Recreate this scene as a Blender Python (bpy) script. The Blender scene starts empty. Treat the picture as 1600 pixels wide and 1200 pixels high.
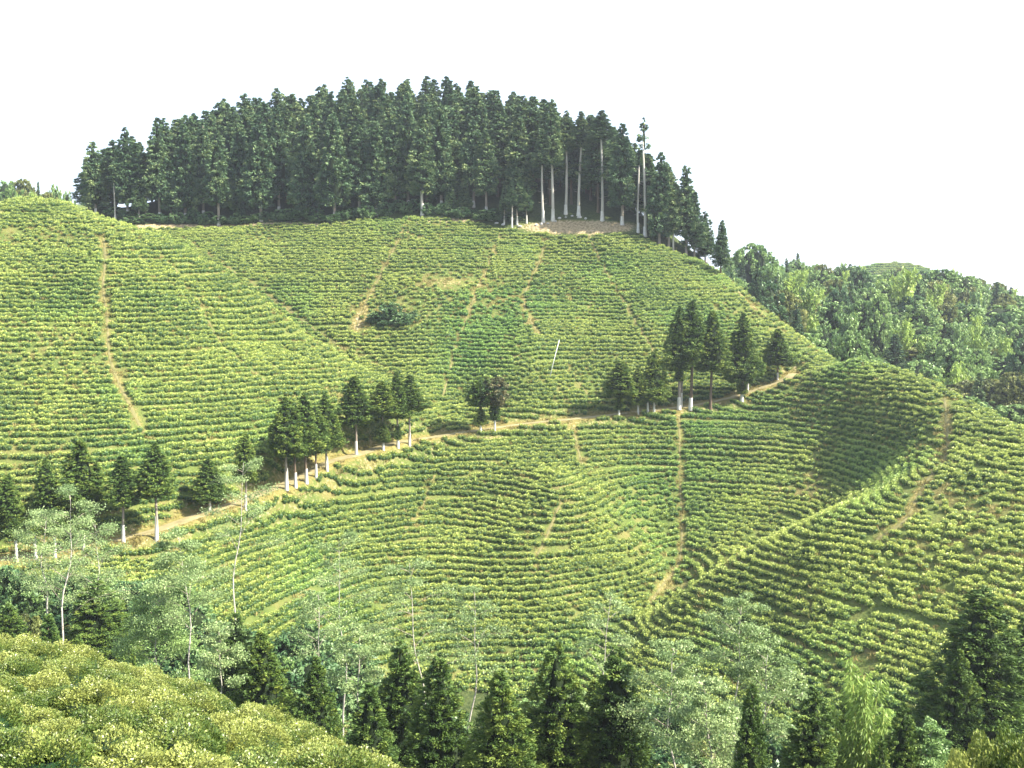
import bpy, math, random
import numpy as np
from mathutils import Vector, noise as mnoise
rng = np.random.default_rng(7)
random.seed(7)
PI = math.pi
scene = bpy.context.scene
C = scene.collection

# ------------------------------------------------------------------ camera, sky, sun, exposure
F = 1650.0                       # focal length in photograph pixels (1600 wide)
PITCH = math.atan(130.0 / F)     # looking slightly down
EYE = 60.0
cam_d = bpy.data.cameras.new('camera')
cam_d.sensor_width = 36.0
cam_d.lens = 36.0 * F / 1600.0
cam_d.clip_start = 0.3
cam_d.clip_end = 9000
cam = bpy.data.objects.new('camera', cam_d)
C.objects.link(cam)
cam.location = (0, 0, EYE)
cam.rotation_euler = (PI / 2 - PITCH, 0, 0)
scene.camera = cam

SUN_EL = math.radians(44)
SUN_AZ = math.radians(106)       # clockwise from the viewing direction (+Y): from the right
world = bpy.data.worlds.new('World')
scene.world = world
world.use_nodes = True
wn = world.node_tree.nodes
wl = world.node_tree.links
bg = wn.get('Background') or wn.new('ShaderNodeBackground')
sky = wn.new('ShaderNodeTexSky')
sky.sky_type = 'NISHITA'
sky.sun_disc = False
sky.sun_elevation = SUN_EL
sky.sun_rotation = SUN_AZ
sky.altitude = 1200
sky.air_density = 1.0
sky.dust_density = 7.0
sky.ozone_density = 1.0
veil = wn.new('ShaderNodeMix')          # thin, evenly bright haze veil over the clear sky
veil.data_type = 'RGBA'; veil.inputs[0].default_value = 0.7
veil.inputs[7].default_value = (2.05, 2.35, 2.85, 1)
wl.new(sky.outputs[0], veil.inputs[6]); wl.new(veil.outputs[2], bg.inputs[0])
bg.inputs[1].default_value = 0.15
sun_d = bpy.data.lights.new('sun', 'SUN')
sun_d.energy = 4.7
sun_d.angle = math.radians(0.6)
sun_d.color = (1.0, 0.93, 0.80)
sun = bpy.data.objects.new('sun', sun_d)
C.objects.link(sun)
sdir = Vector((math.sin(SUN_AZ) * math.cos(SUN_EL), math.cos(SUN_AZ) * math.cos(SUN_EL), math.sin(SUN_EL)))
sun.rotation_euler = sdir.to_track_quat('Z', 'Y').to_euler()
sun.location = (200, -50, 250)
vs = scene.view_settings
vs.view_transform = 'Standard'
vs.look = 'None'
vs.gamma = 1.0
vs.exposure = 2.0
vs.use_curve_mapping = False
scene.cycles.max_bounces = 6
scene.cycles.diffuse_bounces = 3
scene.cycles.transmission_bounces = 3
scene.cycles.volume_bounces = 0
scene.cycles.transparent_max_bounces = 8

# ------------------------------------------------------------------ projection helpers
cp, sp = math.cos(PITCH), math.sin(PITCH)
def ray(px, py):
    a = (px - 800) / F; b = (600 - py) / F
    # forward = (0,cp,-sp), up = (0,sp,cp)
    return a, cp + b * sp, -sp + b * cp
def at(px, py, D):
    dx, dy, dz = ray(px, py)
    return dx / dy * D, D, dz / dy * D + EYE
def project(x, y, z):
    z = z - EYE
    f = y * cp - z * sp
    u = y * sp + z * cp
    f = np.maximum(f, 0.1)
    return 800 + F * x / f, 600 - F * u / f

# ------------------------------------------------------------------ terrain height
CPX = [  # photograph pixel, distance along the view
 # left hill
 (0,750,108),(0,650,117),(0,550,127),(0,450,139),(0,380,150),(0,315,165),
 (150,760,107),(150,650,118),(150,550,129),(150,450,140),(150,375,151),(60,312,168),(120,322,168),(190,349,161),
 (300,740,115),(300,650,122),(300,550,132),(300,450,143),(300,397,152),(340,415,155),(270,374,157),
 (400,455,152),(450,495,149),(510,535,147),(560,565,146),(610,595,146),
 (450,700,124),(450,600,134),(450,530,144),(550,660,133),(550,600,140),(380,500,143),
 # road
 (0,882,98),(130,860,101),(260,828,106),(400,778,116),(510,728,128),(620,693,137),(750,671,143),(900,656,148),(1060,637,153),(1180,612,156),(1240,587,158),
 # main hill
 (700,640,149),(850,625,153),(1000,610,157),(700,600,154),(700,500,169),(700,420,184),(700,348,202),
 (850,560,161),(850,500,170),(850,430,183),(850,365,197),(850,345,201),(1000,560,164),(1000,500,172),(1000,420,185),(1000,372,193),
 (1150,580,163),(1150,520,171),(1150,452,183),(1110,417,189),(1220,504,177),(1290,554,167),(1060,395,192),
 (550,500,172),(550,420,187),(550,347,205),(400,400,192),(400,352,207),(300,358,206),(220,354,206),
 (420,452,182),(470,492,175),(530,532,167),(580,568,160),(350,402,189),(300,378,197),
 # forest ground
 (600,262,236),(450,275,236),(750,268,234),(300,305,228),(900,305,222),(1000,345,212),(1080,390,203),
 # lower slope
 (450,800,118),(450,900,106),(450,1000,97),(650,750,133),(650,850,121),(650,950,111),(650,1040,103),
 (850,700,142),(880,760,132),(850,850,121),(850,950,112),(850,1040,105),(750,800,129),
 (1060,700,145),(1060,800,134),(1060,880,125),(1020,945,115),(960,1000,108),
 # knoll and spur
 (1330,561,150),(1400,575,141),(1450,593,135),(1520,622,126),(1600,664,112),(1660,700,106),
 (1250,640,148),(1200,680,144),(1300,700,138),(1400,700,127),(1450,650,126),(1550,690,111),(1400,640,133),
 (1300,780,128),(1200,780,133),(1200,834,127),(1100,860,125),(1100,893,120),(1350,765,121),
 (1480,715,112),(1440,757,106),(1350,792,104),(1300,810,104),(1200,855,106),(1100,907,106),
 (1500,800,99),(1500,900,91.5),(1500,1000,85),(1500,1100,79),(1300,880,99),(1300,960,94),(1300,1060,87),
 (1150,960,101),(1150,1040,95),(1600,760,100),(1600,850,92),(1600,1000,82),
 # lower left beneath the road
 (0,950,88),(150,930,91),(300,920,96),
 # woods on the right and the far slope
 (1300,548,212),(1200,492,275),(1300,478,275),(1300,476,322),(1450,520,255),(1450,482,320),(1590,640,172),
 (1590,575,220),(1590,520,275),(1590,490,330),(1150,470,300),
 (1400,409,480),(1330,434,465),(1480,434,480),(1600,496,470),(1250,452,480),
 (50,308,300),(0,302,300),(100,316,300),
]
CWX = [  # x, y, z relative to the eye: near slope, valley floor and the sides nobody sees
 (0,0,-1.8),(0,-15,-1.0),(-15,-5,-1.5),(-12,10,-5.0),(12,0,-5),(25,5,-10),(6,12,-8.5),(3,16,-10.5),(10,20,-10.8),(18,20,-13),
 (-20,40,-20),(-10,38,-19),(0,32,-20),(12,34,-20),(30,34,-22),(-35,35,-19),(-60,40,-16),
 (-30,60,-29),(-10,60,-32.5),(10,60,-32.5),(30,60,-31),(-10,85,-37.5),(8,88,-38.5),(26,75,-35),(50,62,-29),(45,45,-25),(-50,70,-26),
 (60,176,-19),(62,155,-20),(66,140,-22),(68,118,-24),(70,175,-26),(100,150,-34),(90,110,-24),(100,70,-22),(60,195,-22),
 (34,215,2),(48,225,-8),
 (-75,185,6),(-54,172,-1.0),(-39,165,-5.5),(-30,159,-9.0),(-21,154,-12),
 (-95,205,14),(-90,230,12),(-120,200,8),(-110,150,16),(-95,110,-6),(-90,85,-20),(-130,100,-10),(-160,150,10),
 (-90,225,17),(-28,275,24),(-28,330,5),(-70,275,14),(20,270,12),(50,260,-3),(-110,270,14),
 (150,300,-12),(220,300,-20),(200,200,-40),(200,100,-40),(-200,250,0),(-200,50,-20),(0,560,-25),(150,640,-20),(260,560,-15),(-120,400,5),(-200,400,5),
]
pts = []
for px, py, D in CPX:
    x, y, z = at(px, py, D)
    if 150 < D < 240 and py < 350 and 250 < px < 1100: dz = 0
    else: dz = 0.55
    pts.append((x, y, z - EYE - dz))
for px, py, D in [(0,1200,11),(150,1200,11.5),(300,1200,12.3),(450,1200,14),(560,1195,16),(0,1100,16.5),(150,1100,17.5),(290,1110,19),
                  (0,1040,22),(0,997,28),(100,1018,26),(215,1043,24),(280,1078,21.8),(340,1100,20.8),(420,1135,19),(500,1170,17.5)]:
    x, y, z = at(px, py, D)
    pts.append((x, y, z - EYE - 0.75))
pts += [tuple(p) for p in CWX]
P = np.array(pts, float)
SC = 60.0
def tps(r2):
    return 0.5 * r2 * np.log(np.maximum(r2, 1e-12))
X = P[:, :2] / SC
n = len(X)
K = tps(((X[:, None] - X[None]) ** 2).sum(-1)) + np.eye(n) * 2e-4
Q = np.hstack([np.ones((n, 1)), X])
A = np.block([[K, Q], [Q.T, np.zeros((3, 3))]])
sol = np.linalg.solve(A, np.concatenate([P[:, 2], np.zeros(3)]))
wts, aff = sol[:n], sol[n:]
def rbf(x, y):
    sh = np.shape(x)
    g = np.stack([np.ravel(x), np.ravel(y)], 1) / SC
    out = np.empty(len(g))
    for i in range(0, len(g), 20000):
        b = g[i:i + 20000]
        out[i:i + 20000] = tps(((b[:, None] - X[None]) ** 2).sum(-1)) @ wts + aff[0] + b @ aff[1:]
    return out.reshape(sh)
def sines(x, y):
    return (0.16 * np.sin(x * .31 + 1.3 * np.sin(y * .17)) + 0.14 * np.sin(y * .43 + x * .21 + 2) + .08 * np.sin(x * .83 - y * .37 + 1) + .35 * np.sin(x * .085 + 1) * np.sin(y * .06))
GS = 0.75
gx = np.arange(-130, 180 + GS / 2, GS)
gy = np.arange(-12, 360 + GS / 2, GS)
GX, GY = np.meshgrid(gx, gy)
H = rbf(GX, GY) + sines(GX, GY) * np.clip((GY - 10) / 40, 0, 1) + EYE
def swell(x0, y0, rx, ry, h, rot=0.0):     # local noses and hollows of the slopes
    c, s_ = math.cos(rot), math.sin(rot); u = (GX - x0) * c + (GY - y0) * s_; v = -(GX - x0) * s_ + (GY - y0) * c
    return h * np.exp(-(u / rx) ** 2 - (v / ry) ** 2)
H += swell(9.5, 126, 8, 7.5, 3.0) + swell(3, 163, 4.5, 12, 1.6) + swell(-8, 160, 5, 12, -1.4) + swell(22, 171, 5, 14, .9) - swell(19.5, 128, 3.5, 16, 1.2)
def hz(x, y):
    x = np.asarray(x, float); y = np.asarray(y, float)
    fx = np.clip((x - gx[0]) / GS, 0, len(gx) - 1.001); fy = np.clip((y - gy[0]) / GS, 0, len(gy) - 1.001)
    i = fx.astype(int); j = fy.astype(int); u = fx - i; v = fy - j
    return (H[j, i] * (1 - u) * (1 - v) + H[j, i + 1] * u * (1 - v) + H[j + 1, i] * (1 - u) * v + H[j + 1, i + 1] * u * v)
def hit(px, py, near=35, far=350):
    """first ground point seen through a pixel of the photograph"""
    dx, dy, dz = ray(px, py)
    D = np.arange(near, far, 0.25)
    z = dz / dy * D + EYE
    h = hz(dx / dy * D, D)
    b = np.nonzero(z < h)[0]
    k = b[0] if len(b) else int(np.argmin(z - h))
    return dx / dy * D[k], D[k], float(h[k])

def polyline(pxs, step=0.8, near=80):
    w = np.array([hit(a, b, near)[:2] for a, b in pxs])
    seg = np.r_[0, np.cumsum(np.hypot(*np.diff(w, axis=0).T))]
    s = np.arange(0, seg[-1], step)
    x = np.interp(s, seg, w[:, 0]); y = np.interp(s, seg, w[:, 1])
    k = np.ones(5) / 5
    for _ in range(2):
        xe = np.r_[[x[0]] * 2, x, [x[-1]] * 2]; ye = np.r_[[y[0]] * 2, y, [y[-1]] * 2]
        x = np.convolve(xe, k, 'valid'); y = np.convolve(ye, k, 'valid')
    return np.stack([x, y], 1)
def dist_to(line, x, y, maxd=9.0):
    """distance from grid points to a polyline's points, and the index of the nearest one"""
    sh = x.shape
    xf, yf = x.ravel(), y.ravel()
    best = np.full(xf.shape, 1e9); idx = np.zeros(xf.shape, int)
    lo = line.min(0) - maxd; hi = line.max(0) + maxd
    sel = np.nonzero((xf > lo[0]) & (xf < hi[0]) & (yf > lo[1]) & (yf < hi[1]))[0]
    for i in range(0, len(sel), 20000):
        s = sel[i:i + 20000]
        d = np.hypot(xf[s, None] - line[None, :, 0], yf[s, None] - line[None, :, 1])
        idx[s] = d.argmin(1); best[s] = d.min(1)
    return best.reshape(sh), idx.reshape(sh)

# the earth road is cut into the hillside
ROADPX = [(0,880),(60,872),(130,858),(200,842),(260,828),(330,800),(400,778),(450,755),(510,728),(560,708),(620,693),(680,683),(750,671),(820,663),(900,656),(980,646),(1060,637),(1130,628),(1180,612),(1215,597),(1240,585)]
road = polyline(ROADPX)
d0 = road[0] - road[8]; d0 /= np.hypot(*d0)
ext0 = road[0] + d0 * np.arange(45, 0, -1)[:, None] * .8
d1 = np.array([.55, .83])
ext1 = road[-1] + d1 * np.arange(1, 4)[:, None] * .8
road = np.vstack([ext0, road, ext1])
rz = hz(road[:, 0], road[:, 1])
k = np.ones(21) / 21
rz = np.convolve(np.r_[[rz[0]] * 10, rz, [rz[-1]] * 10], k, 'valid')
H_nat = H.copy()
DR, IR = dist_to(road, GX, GY)
t = np.clip((DR - 1.2) / 1.8, 0, 1); t = t * t * (3 - 2 * t)
H = np.where(DR < 8, rz[IR] * (1 - t) + H * t, H)

# ------------------------------------------------------------------ helpers
def mesh(name, V, Fc, mats, smooth=False, tint=None, mi=None):
    me = bpy.data.meshes.new(name)
    V = np.asarray(V, np.float32)
    me.vertices.add(len(V)); me.vertices.foreach_set('co', V.ravel())
    if isinstance(Fc, np.ndarray) and Fc.ndim == 2:
        m, kk = Fc.shape
        me.loops.add(m * kk); me.loops.foreach_set('vertex_index', Fc.ravel().astype(np.int32))
        me.polygons.add(m)
        me.polygons.foreach_set('loop_start', np.arange(0, m * kk, kk, dtype=np.int32))
        me.polygons.foreach_set('loop_total', np.full(m, kk, np.int32))
    else:
        tot = np.array([len(f) for f in Fc], np.int32)
        st = np.r_[0, np.cumsum(tot)[:-1]].astype(np.int32)
        me.loops.add(int(tot.sum())); me.loops.foreach_set('vertex_index', np.concatenate([np.asarray(f, np.int32) for f in Fc]))
        me.polygons.add(len(tot)); me.polygons.foreach_set('loop_start', st); me.polygons.foreach_set('loop_total', tot)
    for m in (mats if isinstance(mats, (list, tuple)) else [mats]): me.materials.append(m)
    if mi is not None: me.polygons.foreach_set('material_index', np.asarray(mi, np.int32))
    if smooth: me.polygons.foreach_set('use_smooth', np.ones(len(me.polygons), bool))
    if tint is not None:
        a = me.attributes.new('tint', 'FLOAT', 'POINT'); a.data.foreach_set('value', np.asarray(tint, np.float32))
    me.update(calc_edges=True)
    me.validate()
    return me
def link(name, data, parent=None, loc=None, kind=None, label=None, cat=None, group=None):
    o = bpy.data.objects.new(name, data); C.objects.link(o)
    if parent is not None: o.parent = parent
    if loc is not None: o.location = loc
    if kind: o['kind'] = kind
    if label: o['label'] = label
    if cat: o['category'] = cat
    if group: o['group'] = group
    return o
class Soup:
    """collects pieces with shared bookkeeping"""
    def __init__(s): s.V = []; s.F = []; s.T = []; s.M = []; s.n = 0
    def add(s, V, Fc, tint=0.5, mi=0):
        V = np.asarray(V, float); s.V.append(V)
        for f in Fc: s.F.append([q + s.n for q in f]); s.M.append(mi)
        s.T.append(np.full(len(V), tint) if np.isscalar(tint) else np.asarray(tint)); s.n += len(V)
    def mesh(s, name, mats, smooth=False):
        return mesh(name, np.vstack(s.V), s.F, mats, smooth, np.concatenate(s.T), s.M)
def tube(path, radii, seg=7, cap=True):
    path = np.asarray(path, float); N = len(path)
    d = np.gradient(path, axis=0); d /= np.linalg.norm(d, axis=1)[:, None] + 1e-9
    ref = np.where(np.abs(d[:, 2:3]) > .9, np.array([[1., 0, 0]]), np.array([[0, 0, 1.]]))
    a = np.cross(d, ref); a /= np.linalg.norm(a, axis=1)[:, None] + 1e-9
    b = np.cross(d, a)
    th = np.arange(seg) / seg * 2 * PI
    V = path[:, None] + np.asarray(radii)[:, None, None] * (a[:, None] * np.cos(th)[None, :, None] + b[:, None] * np.sin(th)[None, :, None])
    V = V.reshape(-1, 3)
    Fc = [(i * seg + j, i * seg + (j + 1) % seg, (i + 1) * seg + (j + 1) % seg, (i + 1) * seg + j) for i in range(N - 1) for j in range(seg)]
    if cap: Fc += [tuple(range(seg))[::-1], tuple(range((N - 1) * seg, N * seg))]
    return V, Fc
def unit(v):
    return v / (np.linalg.norm(v, axis=-1, keepdims=True) + 1e-9)
def leaf_quads(c, d, L, W, r):
    """diamond leaves at c pointing along d"""
    m = len(c); q = r.normal(size=(m, 3))
    s = unit(np.cross(d, q)); up = np.cross(s, d)
    L = np.broadcast_to(L, m)[:, None]; W = np.broadcast_to(W, m)[:, None]
    V = np.stack([c - d * L * .5, c + s * W * .5 + up * W * .15, c + d * L * .5, c - s * W * .5 + up * W * .15], 1).reshape(-1, 3)
    Fc = np.arange(4 * m).reshape(m, 4)
    return V, Fc
def merge(parts):
    """parts: list of (V, F(array m x 4), tint)"""
    V = []; Fc = []; T = []; n0 = 0
    for v, f, tt in parts:
        V.append(v); Fc.append(np.asarray(f) + n0); T.append(np.full(len(v), tt) if np.isscalar(tt) else tt); n0 += len(v)
    return np.vstack(V), np.vstack(Fc), np.concatenate(T)
def lumpy_shell(rad_fn, h0, h1, nh=9, ns=10, r=rng):
    """closed-ish shell of revolution with uneven radius, quads only"""
    V = []
    for i in range(nh):
        tt = i / (nh - 1); z = h0 + (h1 - h0) * tt
        for j in range(ns):
            a = (j + .5 * (i % 2)) / ns * 2 * PI
            rr = rad_fn(tt) * r.uniform(.8, 1.12)
            V.append((rr * math.cos(a), rr * math.sin(a), z))
    Fc = [(i * ns + j, i * ns + (j + 1) % ns, (i + 1) * ns + (j + 1) % ns, (i + 1) * ns + j) for i in range(nh - 1) for j in range(ns)]
    return np.array(V), np.array(Fc)

# ------------------------------------------------------------------ materials
def nodes_mat(name):
    m = bpy.data.materials.new(name); m.use_nodes = True
    nt = m.node_tree; nt.nodes.clear()
    return m, nt, nt.nodes.new, nt.links.new
def ramp(nt, fac, stops):
    r = nt.nodes.new('ShaderNodeValToRGB')
    while len(r.color_ramp.elements) > 1: r.color_ramp.elements.remove(r.color_ramp.elements[-1])
    r.color_ramp.elements[0].position = stops[0][0]; r.color_ramp.elements[0].color = (*stops[0][1], 1)
    for p_, c_ in stops[1:]:
        e = r.color_ramp.elements.new(p_); e.color = (*c_, 1)
    nt.links.new(fac, r.inputs[0]); return r
def foliage(name, dark, mid, light, rough=.55, transl=.25, rnd=.25, inst=False, noise_scale=.35, patch=None, spec=.35):
    m, nt, N, L = nodes_mat(name)
    at_ = N('ShaderNodeAttribute'); at_.attribute_name = 'tint'
    geo = N('ShaderNodeNewGeometry')
    nz = N('ShaderNodeTexNoise'); nz.inputs['Scale'].default_value = noise_scale; nz.inputs['Detail'].default_value = 3
    L(geo.outputs['Position'], nz.inputs['Vector'])
    if inst:
        ra = N('ShaderNodeAttribute'); ra.attribute_type = 'INSTANCER'; ra.attribute_name = 'rnd'; rout = ra.outputs['Fac']
        oi = N('ShaderNodeObjectInfo'); 
        mx = N('ShaderNodeMath'); mx.operation = 'ADD'; L(rout, mx.inputs[0])
        mz = N('ShaderNodeMath'); mz.operation = 'MULTIPLY'; mz.inputs[1].default_value = 0.0; L(oi.outputs['Random'], mz.inputs[0]); L(mz.outputs[0], mx.inputs[1])
        rout = mx.outputs[0]
    else:
        oi = N('ShaderNodeObjectInfo'); rout = oi.outputs['Random']
    a = N('ShaderNodeMath'); a.operation = 'MULTIPLY_ADD'; a.inputs[1].default_value = rnd; a.inputs[2].default_value = -rnd / 2
    L(rout, a.inputs[0])
    b = N('ShaderNodeMath'); b.operation = 'ADD'; L(a.outputs[0], b.inputs[0]); L(at_.outputs['Fac'], b.inputs[1])
    c = N('ShaderNodeMath'); c.operation = 'MULTIPLY_ADD'; c.inputs[1].default_value = .7; L(nz.outputs['Fac'], c.inputs[0]); 
    d = N('ShaderNodeMath'); d.operation = 'SUBTRACT'; d.inputs[1].default_value = .35; L(b.outputs[0], d.inputs[0]); L(d.outputs[0], c.inputs[2])
    rp = ramp(nt, c.outputs[0], [(0.0, dark), (.5, mid), (1.0, light)])
    col = rp.outputs[0]
    if patch:   # broad patches of another tone over the hillside
        pn = N('ShaderNodeTexNoise'); pn.inputs['Scale'].default_value = patch[0]; pn.inputs['Detail'].default_value = 2.5
        L(geo.outputs['Position'], pn.inputs['Vector'])
        mr = N('ShaderNodeMapRange'); mr.inputs[1].default_value = patch[2]; mr.inputs[2].default_value = patch[3]
        L(pn.outputs['Fac'], mr.inputs[0])
        mix = N('ShaderNodeMix'); mix.data_type = 'RGBA'; mix.blend_type = 'MULTIPLY'
        L(mr.outputs[0], mix.inputs[0]); L(col, mix.inputs[6]); mix.inputs[7].default_value = (*patch[1], 1)
        col = mix.outputs[2]
    bs = N('ShaderNodeBsdfPrincipled'); L(col, bs.inputs['Base Color']); bs.inputs['Roughness'].default_value = rough
    bs.inputs['Specular IOR Level'].default_value = spec
    tr = N('ShaderNodeBsdfTranslucent'); L(col, tr.inputs['Color'])
    ms = N('ShaderNodeMixShader'); ms.inputs[0].default_value = transl
    L(bs.outputs[0], ms.inputs[1]); L(tr.outputs[0], ms.inputs[2])
    out = N('ShaderNodeOutputMaterial'); L(ms.outputs[0], out.inputs['Surface'])
    return m
def plain(name, c1, c2, scale=3.0, rough=.9, bump=.3, stretch=(1, 1, 1)):
    m, nt, N, L = nodes_mat(name)
    tc = N('ShaderNodeTexCoord'); mp = N('ShaderNodeMapping'); mp.inputs['Scale'].default_value = stretch
    L(tc.outputs['Object'], mp.inputs[0])
    nz = N('ShaderNodeTexNoise'); nz.inputs['Scale'].default_value = scale; nz.inputs['Detail'].default_value = 6
    L(mp.outputs[0], nz.inputs['Vector'])
    rp = ramp(nt, nz.outputs['Fac'], [(.3, c1), (.7, c2)])
    bs = N('ShaderNodeBsdfPrincipled'); L(rp.outputs[0], bs.inputs['Base Color']); bs.inputs['Roughness'].default_value = rough
    bs.inputs['Specular IOR Level'].default_value = .2
    bp = N('ShaderNodeBump'); bp.inputs['Strength'].default_value = bump; bp.inputs['Distance'].default_value = .05
    L(nz.outputs['Fac'], bp.inputs['Height']); L(bp.outputs[0], bs.inputs['Normal'])
    out = N('ShaderNodeOutputMaterial'); L(bs.outputs[0], out.inputs['Surface'])
    return m
M = {}
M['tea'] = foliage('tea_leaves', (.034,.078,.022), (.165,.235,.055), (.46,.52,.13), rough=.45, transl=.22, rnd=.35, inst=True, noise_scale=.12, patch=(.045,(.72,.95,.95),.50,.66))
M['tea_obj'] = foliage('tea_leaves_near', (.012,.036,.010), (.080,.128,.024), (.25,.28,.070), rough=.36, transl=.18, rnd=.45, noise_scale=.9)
M['twig'] = plain('tea_twigs', (.05,.035,.02), (.12,.09,.06), 8)
M['cedar'] = foliage('cedar_foliage', (.017,.048,.024), (.066,.126,.052), (.20,.25,.09), rough=.75, transl=.12, rnd=.30, noise_scale=.25)
M['cedar_near'] = foliage('cedar_foliage_near', (.020,.055,.012), (.080,.140,.022), (.23,.28,.045), rough=.7, transl=.16, rnd=.25, noise_scale=.7)
M['cedar_brown'] = foliage('cedar_foliage_brown', (.035,.045,.02), (.075,.085,.03), (.15,.12,.05), rough=.6, transl=.1, rnd=.2)
M['leaf_dark'] = foliage('broadleaf_dark', (.025,.07,.032), (.085,.165,.06), (.24,.34,.14), rough=.45, transl=.2, rnd=.35, noise_scale=.3)
M['leaf_mid'] = foliage('broadleaf_mid', (.05,.12,.045), (.19,.30,.09), (.38,.50,.19), rough=.45, transl=.25, rnd=.35, noise_scale=.3)
M['leaf_olive'] = foliage('broadleaf_olive', (.06,.08,.025), (.18,.21,.06), (.38,.38,.13), rough=.5, transl=.25, rnd=.35, noise_scale=.3)
M['inner'] = plain('shaded_inner_twigs', (.008,.016,.005), (.018,.030,.010), 2, rough=1, bump=0)  # crown core shell, coloured near-black for the shade inside the foliage
M['leaf_pale'] = foliage('shade_tree_leaves', (.08,.14,.05), (.21,.30,.115), (.42,.50,.22), rough=.45, transl=.35, rnd=.15, noise_scale=.5)
M['bamboo'] = foliage('bamboo_leaves', (.10,.18,.04), (.27,.38,.08), (.46,.56,.14), rough=.5, transl=.35, rnd=.3, noise_scale=.3)
M['bark'] = plain('grey_bark', (.16,.13,.10), (.32,.28,.23), 6, stretch=(3,3,.5))
M['bark_dark'] = plain('brown_bark', (.07,.05,.035), (.16,.12,.08), 6, stretch=(3,3,.5))
M['bark_pale'] = plain('pale_bark', (.26,.24,.20), (.52,.49,.43), 5, stretch=(3,3,.6))
M['lime'] = plain('limewash', (.36,.34,.29), (.62,.61,.57), 3, bump=.2)
M['culm'] = plain('bamboo_culm', (.30,.32,.08), (.45,.46,.15), 4)
M['stone'] = plain('pale_stone', (.30,.29,.27), (.52,.50,.47), 3)
M['road'] = plain('earth_road_surface', (.165,.14,.065), (.275,.235,.12), .9, bump=.5)
M['path'] = plain('footpath_earth', (.10,.10,.035), (.17,.15,.065), 1.2, bump=.5)
M['grass'] = foliage('dry_grass', (.10,.085,.025), (.23,.19,.06), (.34,.30,.10), rough=.7, transl=.2, rnd=.5, inst=True, noise_scale=.3)
M['pole'] = plain('white_pole', (.65,.66,.66), (.8,.8,.8), 4, rough=.5)
def terrain_mat():
    m, nt, N, L = nodes_mat('hillside_ground')
    geo = N('ShaderNodeNewGeometry')
    n1 = N('ShaderNodeTexNoise'); n1.inputs['Scale'].default_value = .22; n1.inputs['Detail'].default_value = 6; L(geo.outputs['Position'], n1.inputs['Vector'])
    n2 = N('ShaderNodeTexNoise'); n2.inputs['Scale'].default_value = 2.6; n2.inputs['Detail'].default_value = 5; L(geo.outputs['Position'], n2.inputs['Vector'])
    grass = ramp(nt, n1.outputs['Fac'], [(.3,(.05,.08,.02)), (.5,(.09,.115,.03)), (.68,(.14,.125,.045))])
    soil = ramp(nt, n2.outputs['Fac'], [(.3,(.15,.115,.055)), (.7,(.40,.32,.19))])
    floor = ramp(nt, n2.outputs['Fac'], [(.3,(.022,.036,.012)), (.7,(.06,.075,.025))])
    dry = ramp(nt, n2.outputs['Fac'], [(.3,(.12,.11,.03)), (.7,(.20,.165,.06))])
    col = grass.outputs[0]
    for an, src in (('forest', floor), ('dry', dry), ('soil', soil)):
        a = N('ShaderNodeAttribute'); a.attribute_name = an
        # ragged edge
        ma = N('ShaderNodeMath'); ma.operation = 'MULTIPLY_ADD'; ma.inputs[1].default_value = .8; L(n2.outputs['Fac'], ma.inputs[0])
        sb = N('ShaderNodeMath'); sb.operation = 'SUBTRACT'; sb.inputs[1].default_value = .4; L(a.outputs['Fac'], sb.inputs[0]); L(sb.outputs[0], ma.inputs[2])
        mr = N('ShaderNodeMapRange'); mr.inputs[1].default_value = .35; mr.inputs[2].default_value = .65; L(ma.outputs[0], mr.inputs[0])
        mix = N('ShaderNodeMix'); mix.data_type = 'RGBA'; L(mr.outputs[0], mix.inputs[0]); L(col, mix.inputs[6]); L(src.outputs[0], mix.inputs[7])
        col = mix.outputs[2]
    bs = N('ShaderNodeBsdfPrincipled'); L(col, bs.inputs['Base Color']); bs.inputs['Roughness'].default_value = .95; bs.inputs['Specular IOR Level'].default_value = .1
    bp = N('ShaderNodeBump'); bp.inputs['Strength'].default_value = .8; bp.inputs['Distance'].default_value = .25
    L(n2.outputs['Fac'], bp.inputs['Height']); L(bp.outputs[0], bs.inputs['Normal'])
    out = N('ShaderNodeOutputMaterial'); L(bs.outputs[0], out.inputs['Surface'])
    return m
M['ground'] = terrain_mat()

# ------------------------------------------------------------------ land use
PX, PY = project(GX, GY, H)
def lerp(pairs, v):
    a = np.array(pairs, float); return np.interp(v, a[:, 0], a[:, 1])
edge_py = lerp([(120,345),(200,356),(330,358),(430,352),(520,351),(640,340),(700,343),(780,358),(850,368),(920,370),(980,368),(1010,374),(1060,397),(1110,416)], PX)
right_x = lerp([(90,120),(100,95),(108,62),(112,58.5),(125,56),(135,55),(150,51),(168,53),(178,48.5),(190,38.5),(195,28),(205,30)], GY)
right_wood = (GX > right_x) & (GY > 95)
low_py = lerp([(0,930),(150,935),(300,968),(450,1012),(600,1060),(800,1090),(1000,1110),(1150,1135),(1300,1150),(1600,1160)], PX)
left_back = (GX < -20) & (GY > 150) & (PX < 640)
forest = (GY > 188) & (PY < edge_py) & ~right_wood & (GY < 300) | (GY > 215) & (GY < 300) & (GX < 40)
valley = (GY > 34) & (GY < 112) & (PY > low_py)
tea_ok = (GY > 70) & (GY < 212) & ~forest & ~right_wood & ~valley & (DR > 1.7) & (GX > -100) & (GX < 105)
tea_ok &= ~((GY > 172) & (GX < -72))
tea_near = (GY < 31) & (GY > 8)
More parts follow.
